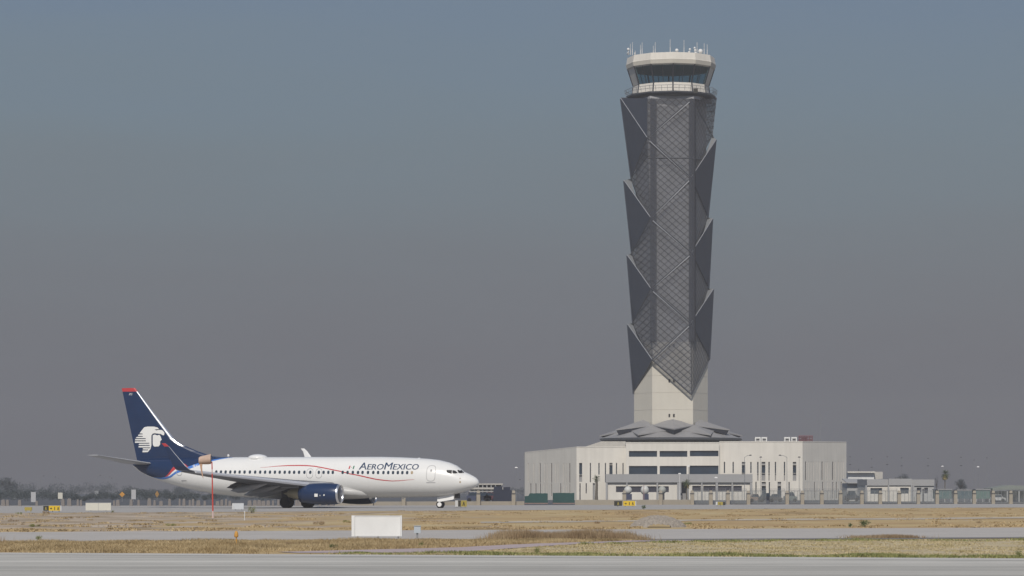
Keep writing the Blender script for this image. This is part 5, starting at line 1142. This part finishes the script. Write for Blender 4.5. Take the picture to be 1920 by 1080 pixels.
# radomes on blue pedestals
for px, r, mm, lab, Y in ((1177.5, 7.6, M_dome, 'white ball radome on a blue pedestal, nearest the yellow sign', 455), (1209, 7.9, M_dome, 'white ball radome on a blue pedestal with a thin red mast before it', 455), (1241.5, 7.6, M_domeg, 'greyish ball radome on a slim dark pedestal, rightmost of three', 455)):
    e_ = empty('radome', (WX(px, Y), Y, 0), lab, 'radome', 'ball radomes on pedestals'); c = P(px, 919.3, Y)
    MB().sphere(c, r/F*Y, 16, 12, 1.0 if px != 1209 else 1.12).build('ball', mm, e_, smooth=True)
    w_ = .42 if px < 1240 else .2; MB().ring([[(c[0]+.15+a*w_, Y+b*w_, z) for a, b in ((-1,-1),(1,-1),(1,1),(-1,1))] for z in (0, c[2]-r/F*Y*.9)]).build('pedestal', M_bluec if px < 1240 else M_dgrey, e_)
c = P(1207.3, 950, 452); tag(MB().tube((c[0], 452, 0), (c[0], 452, WZ(909, 452)), .07, .05, n=6).build('thin_mast', mat('dull_pink_mast', (.30,.20,.20), .8), None, (c[0], 452, 0)), 'thin dull pink mast standing before the middle radome', 'mast')

# ------------------------------------------------------------------ palms and trees
def palm(px, pyb, pyt, r, Y, label, tr=2.0, dead=False, seed=1):
    rg = random.Random(seed); e_ = empty('palm_tree', (WX(px, Y), Y, 0), label, 'palm tree'); s0 = F/Y; hc = WZ(pyt, Y); R0 = r/s0; x = WX(px, Y); w_ = tr/s0/2
    MB().ring([[(x+k*math.cos(i*math.pi/4)+.03*math.sin(z*3), Y+k*math.sin(i*math.pi/4), z) for i in range(8)] for z, k in ((0, w_*1.3), (hc*.3, w_), (hc*.7, w_*.95), (hc, w_*.8))]).build('trunk', M_bark, e_)
    m = MB()
    for k in range(46):
        a = rg.uniform(0, 2*math.pi); el = rg.uniform(-.7, 1.25); L_ = R0*rg.uniform(.8, 1.15); p = Vector((x, Y, hc)); d = Vector((math.cos(a)*math.cos(el), math.sin(a)*math.cos(el), math.sin(el))); side = d.cross(Vector((0,0,1))).normalized() if abs(d.z) < .99 else Vector((1,0,0))
        segs = 5; pts_ = []
        for q in range(segs+1):
            pts_.append(p.copy()); p = p + d*(L_/segs); d = (d + Vector((0,0,-.22))).normalized()
        for q in range(segs):
            wq = R0*.20*math.sin(math.pi*(q+.6)/(segs+.6)); n0 = pts_[q]; n1 = pts_[q+1]
            for sd_ in (-1, 1):
                for h_ in (0, .5):
                    b0 = n0.lerp(n1, h_); b1 = n0.lerp(n1, h_+.32); m.poly([b0, b1, b1 + side*sd_*wq + Vector((0,0,-wq*.5)) + (n1-n0)*.5])
    m.build('crown', M_palm, e_)
    if dead:
        m = MB()
        for k in range(26):
            a = rg.uniform(0, 2*math.pi); b0 = Vector((x, Y, hc)); b1 = b0 + Vector((math.cos(a)*R0*.55, math.sin(a)*R0*.55, -R0*rg.uniform(.4, 1.1))); sd_ = Vector((-math.sin(a), math.cos(a), 0))*R0*.12; m.poly([b0, b1-sd_, b1+sd_])
        m.build('dry_skirt', M_palmdry, e_)
palm(1118.5, 940, 897, 8.5, 505, 'palm with a thick grey trunk and sparse crown before the left wing', tr=5.2, seed=2)
palm(1287.5, 938, 905.5, 10, 520, 'slim palm with a dense drooping crown beside the entrance recess', tr=2.6, dead=True, seed=3)
palm(1772, 938, 889, 10.5, 560, 'lone palm with green and yellow fronds behind the right hand fence', tr=1.8, dead=True, seed=5)
def tree(px, pyb, pyt, w_, Y, label, n_=500, seed=1, name='round_tree', group=None, m_=None):
    rg = random.Random(seed); e_ = empty(name, (WX(px, Y), Y, 0), label, 'tree', group); s0 = F/Y; ht = WZ(pyt, Y); ww = w_/s0/2; x = WX(px, Y)
    t = MB(); t.tube((x, Y, 0), (x, Y, ht*.5), ww*.09, ww*.06, n=6)
    for k in range(5): a = k*1.3; t.tube((x, Y, ht*.4), (x+ww*.5*math.cos(a), Y+ww*.5*math.sin(a), ht*.75), ww*.05, ww*.02, n=5)
    t.build('trunk', M_bark2, e_); m = MB()
    for k in range(16):
        a = rg.uniform(0, 6.28); rad = ww*.62*rg.random()**.5; cz = ht*rg.uniform(.38, .80); sh = math.sqrt(max(.08, 1-((cz/ht-.45)/.5)**2)); leafy(m, (x+rad*math.cos(a)*sh, Y+rad*math.sin(a)*sh, cz), ww*.36, n_//16, ww*.16, .8, .1, rg)
    m.build('crown', m_ or M_wood, e_)
tree(1801, 938, 893.5, 30, 800, 'hazy round crowned tree rising behind the right hand fence', 1500, 4)
tree(1756, 938, 884, 13, 760, 'small hazy narrow tree just left of the lone palm', 500, 8)
tree(403, 932, 866, 60, 1500, 'very faint large tree in the smog behind the tail', 900, 9, m_=M_wood) if False else None
tree(1690, 938, 886, 46, 1250, 'faint wide hazy tree behind the annex roof', 1200, 12)
tree(14, 938, 893, 52, 1150, 'faint hazy tree at the far left edge of the view', 1200, 13)
# far belt of woodland
m = MB(); rg = random.Random(5)
for k in range(520):
    Y = rg.uniform(1250, 1700); x = rg.uniform(-480, 480) ; px = CX + F*x/Y
    top = 4.6 + 1.4*math.sin(px*.013) + 1.1*math.sin(px*.037+1) + rg.uniform(-.6, 1.2)
    if px > 650: top *= .8
    for q in range(3): leafy(m, (x+rg.uniform(-4,4), Y, top*rg.uniform(.25,.62)), top*.42, 60, 0.9, .9, .1, rg)
tag(m.build('far_woodland', M_wood, None, (0, 1500, 0)), 'dark hazy belt of trees along the horizon', None, None, 'stuff')
# denser scrub hedge nearer, behind the posts at left
m = MB()
for k in range(560):
    Y = rg.uniform(500, 780); px = rg.uniform(-140, 700); x = WX(px, Y); top = 1.7+.45*math.sin(px*.03)+.3*math.sin(px*.11)+rg.uniform(-.5, .3)
    if px > 520: top *= .75
    leafy(m, (x, Y, top*.5), top*.55, 90, .34, .9, .1, rg)
tag(m.build('scrub_hedge', M_wood, None, (WX(300, 650), 650, 0)), 'hazy dark belt of bushes beyond the posts at left', None, None, 'stuff')

# ------------------------------------------------------------------ road signs at left
def roadsign(px, py, w_, h_, Y, m_, label, shape='rect', pole=True):
    e_ = empty('road_sign', (WX(px, Y), Y, 0), label, 'sign'); x, z = WX(px, Y), WZ(py, Y); a, b = w_/F*Y/2, h_/F*Y/2
    pts_ = [(x-a, Y, z-b), (x+a, Y, z-b), (x+a, Y, z+b), (x-a, Y, z+b)] if shape == 'rect' else [(x, Y, z-b), (x+a, Y, z), (x, Y, z+b), (x-a, Y, z)]
    MB().extr(pts_, (0, .04, 0)).build('plate', m_, e_); MB().tube((x, Y+.08, 0), (x, Y+.08, z+b*.8), .06, .05, n=6).build('pole', M_pole, e_)
M_fsign = mat('grey_white_sign', (.40,.40,.41), .6, 0, .05); M_osign = mat('orange_sign', (.50,.24,.04), .6)
roadsign(62.5, 932, 9, 19, 470, M_fsign, 'tall pale road sign at far left above the yellow taxiway sign')
roadsign(113, 929.5, 8.6, 11.5, 480, M_boardfar, 'squarish pale road sign between the yellow sign and the cream board')
roadsign(229, 927, 10.5, 10.5, 480, M_osign, 'orange diamond warning sign, left one of the two below the tail', 'dia')
roadsign(250.5, 927, 8.5, 18, 480, M_fsign, 'tall pale road sign between the two orange diamonds')
roadsign(294.5, 926.5, 8, 13, 520, mat('dull_orange_sign', (.30,.17,.05), .7), 'dull orange diamond sign, right one of the two below the tail', 'dia')
roadsign(28, 931, 6, 9, 640, mat('dim_sign', (.22,.23,.24), .7), 'faint grey road sign near the far left edge')
roadsign(181, 925, 7, 10, 640, MATS['dim_sign'], 'faint grey road sign above the cream board')

# ------------------------------------------------------------------ lamp masts
def lamp(px, pyt, Y, label, arm=0, col=None, head='dark', second=None, r=.07):
    e_ = empty('lamp_post', (WX(px, Y), Y, 0), label, 'lamp post'); x = WX(px, Y); zt_ = WZ(pyt, Y); col = col or M_pole
    MB().tube((x, Y, 0), (x, Y, zt_), r, r*.6, n=6).build('pole', col, e_)
    ax = x + arm/F*Y
    if arm: MB().tube((x, Y, zt_-.1), ((x+ax)/2, Y, zt_+.22), r*.6, n=5).tube(((x+ax)/2, Y, zt_+.22), (ax, Y, zt_+.25), r*.6, n=5).build('arm', col, e_)
    hm = {'dark': M_dgrey, 'white': M_board}[head]; k = .26 if head == 'dark' else .30
    MB().ring([[(ax+a*k*.9, Y+b*k*.5, zt_+(.18 if arm else 0)) for a, b in ((-1,-1),(1,-1),(1,1),(-1,1))], [(ax+a*k*.6, Y+b*k*.35, zt_+.2+(.18 if arm else 0)) for a, b in ((-1,-1),(1,-1),(1,1),(-1,1))]]).build('lamp_head', hm, e_)
    if second: z2 = WZ(second, Y); MB().box(x-k*1.3, x+k*1.3, Y-k*.5, Y+k*.5, z2-.10, z2+.10).build('lower_lamp', hm, e_)
lamp(1396, 856.5, 540, 'curved arm street lamp before the right half of the white building, arm to the right', 11, r=.06)
lamp(1475.5, 856.5, 540, 'curved arm street lamp before the right half of the white building, arm to the left', -13, r=.06)
lamp(1426.5, 858, 545, 'straight slim lamp post between the two curved arm lamps', r=.05)
lamp(1498.5, 858, 545, 'straight slim lamp post just right of the left facing street lamp', r=.05)
lamp(1291, 875, 560, 'lamp post with white head before the long window band', head='white', r=.06)
lamp(1274.3, 889, 565, 'short pale post at the left edge of the entrance recess', col=M_wpole, head='white', r=.13)
lamp(1342.5, 896.5, 500, 'low pale headed lamp before the podium windows right of the palm', head='white', col=M_trim, r=.06)
lamp(968, 877.5, 560, 'slim lamp post with bright head left of the white building', head='white', r=.06)
lamp(975, 900, 700, 'dark slim post touching the left corner of the white building', r=.06)
for k, (px, yt, y2) in enumerate(((1594, 857, 871), (1634.5, 861, 876), (1663.5, 857, 871), (1690.5, 859, 873.5), (1740, 860, 873.5), (1802, 858, 873), (1826.5, 863, None), (1850.5, 859, None))):
    lamp(px, yt, 900, 'faint tall floodlight mast in the haze at right, %s from the left' % ORD[k], second=y2, r=.085)
lamp(1833.8, 876, 640, 'lamp post with a bright white head at far right', head='white', r=.07)
lamp(1767, 875, 700, 'faint lamp with pale head just above the lone palm', head='white', r=.05)
for k, (px, yt) in enumerate(((76, 894), (110, 896), (182, 893), (211, 896), (203, 898))):
    lamp(px, yt, 950, 'very faint tall lamp post in the haze at left, %s from the left' % ORD[[0,1,2,4,3][k]], arm=-6 if k % 2 else 6, r=.07)
lamp(516, 936, 430, 'thin dark drooping post under the belly near the main wheels', r=.07, arm=-4)

# ------------------------------------------------------------------ things behind the right fence
Y = 470
for a, b, t_, mm, lab in ((1759, 1784, 917.5, mat('teal_mesh_sheet', (.07,.13,.13), .8), 'teal screened enclosure just right of the annex'), (1795, 1822, 918.5, mat('blue_green_panel', (.05,.09,.11), .8), 'blue green screened enclosure in the second bay right of the annex'), (1830, 1856, 917.5, mat('green_sheet', (.08,.15,.13), .8), 'green screened enclosure before the dark sheds')):
    e_ = empty('screened_enclosure', (WX((a+b)/2, Y), Y, 0), lab, 'enclosure'); MB().box(WX(a, Y), WX(b, Y), Y, Y+6, WZ(935, Y), WZ(t_+1, Y)).build('screen', mm, e_)
    MB().box(WX(a-1, Y), WX(b+1, Y), Y-.1, Y+6.1, WZ(t_+.9, Y), WZ(t_-.6, Y)).build('roof_edge', M_trim, e_); 
    for x in (a+1, (a+b)/2, b-1): MB().box(WX(x, Y)-.08, WX(x, Y)+.08, Y+.02, Y+.3, 0, WZ(935.1, Y)).build('post', M_trim, e_)
e_ = empty('open_shed', (WX(1895, 480), 480, 0), 'dark open fronted shed with pale roof behind the fence at far right', 'shed'); Y = 480
MB().box(WX(1864, Y), WX(1960, Y), Y+2, Y+9, 0, WZ(920, Y)).build('dark_interior', M_shed, e_)
MB().extr([(WX(1862, Y), Y+.5, WZ(919.5, Y)), (WX(1962, Y), Y+.5, WZ(917, Y)), (WX(1962, Y), Y+.5, WZ(912.5, Y)), (WX(1896, Y), Y+.5, WZ(909.5, Y)), (WX(1862, Y), Y+.5, WZ(915.5, Y))], (0, 9, 0)).build('roof', mat('dull_green_roof', (.20,.22,.20), .8), e_)
for px in (1864, 1890, 1912): MB().box(WX(px, Y)-.1, WX(px, Y)+.1, Y+.6, Y+.9, 0, WZ(919.6, Y)).build('column', M_trim, e_)
# parked vehicles glimpsed through the fence
for px, w_, mm, lab, Y, h_ in ((1437, 15, M_car, 'dark parked car glimpsed through the fence below the wide window', 470, 1.15), (1455, 13, M_dgrey, 'dark grey car glimpsed through the fence near the wide door', 465, 1.0), (1417, 12, mat('dusty_brown_paint', (.22,.16,.13), .6), 'dusty brown car glimpsed through the fence at the building corner', 475, 1.0), (1483, 13, mat('grey_green_paint', (.13,.16,.16), .6), 'grey green car behind the fence near the tall window', 480, 1.3), (1598, 16, M_car, 'dark car between white building and lean-to', 505, 1.5), (1872, 16, M_carwhite, 'pale car behind the fence under the open shed roof', 478, .9)):
    e_ = empty('parked_car', (WX(px, Y), Y, 0), lab, 'car'); a, b = WX(px, Y)-w_/F*Y/2-.5, WX(px, Y)+w_/F*Y/2+.5; L_ = b-a
    MB().extr([(a, Y, .25), (b, Y, .25), (b, Y, .25+h_*.42), (b-L_*.18, Y, .25+h_*.5), (b-L_*.32, Y, .25+h_), (a+L_*.28, Y, .25+h_), (a+L_*.1, Y, .25+h_*.5), (a, Y, .25+h_*.45)], (0, 1.7, 0)).build('body', mm, e_)
    MB().extr([(b-L_*.22, Y-.01, .27+h_*.52), (b-L_*.33, Y-.01, .2+h_), (a+L_*.29, Y-.01, .2+h_), (a+L_*.15, Y-.01, .27+h_*.52)], (0, 1.72, 0)).build('car_window', M_glass, e_)
    for xx in (a+L_*.2, b-L_*.2): MB().tube((xx, Y-.03, .28), (xx, Y+.2, .28), .28, n=12).build('wheel', M_black, e_)
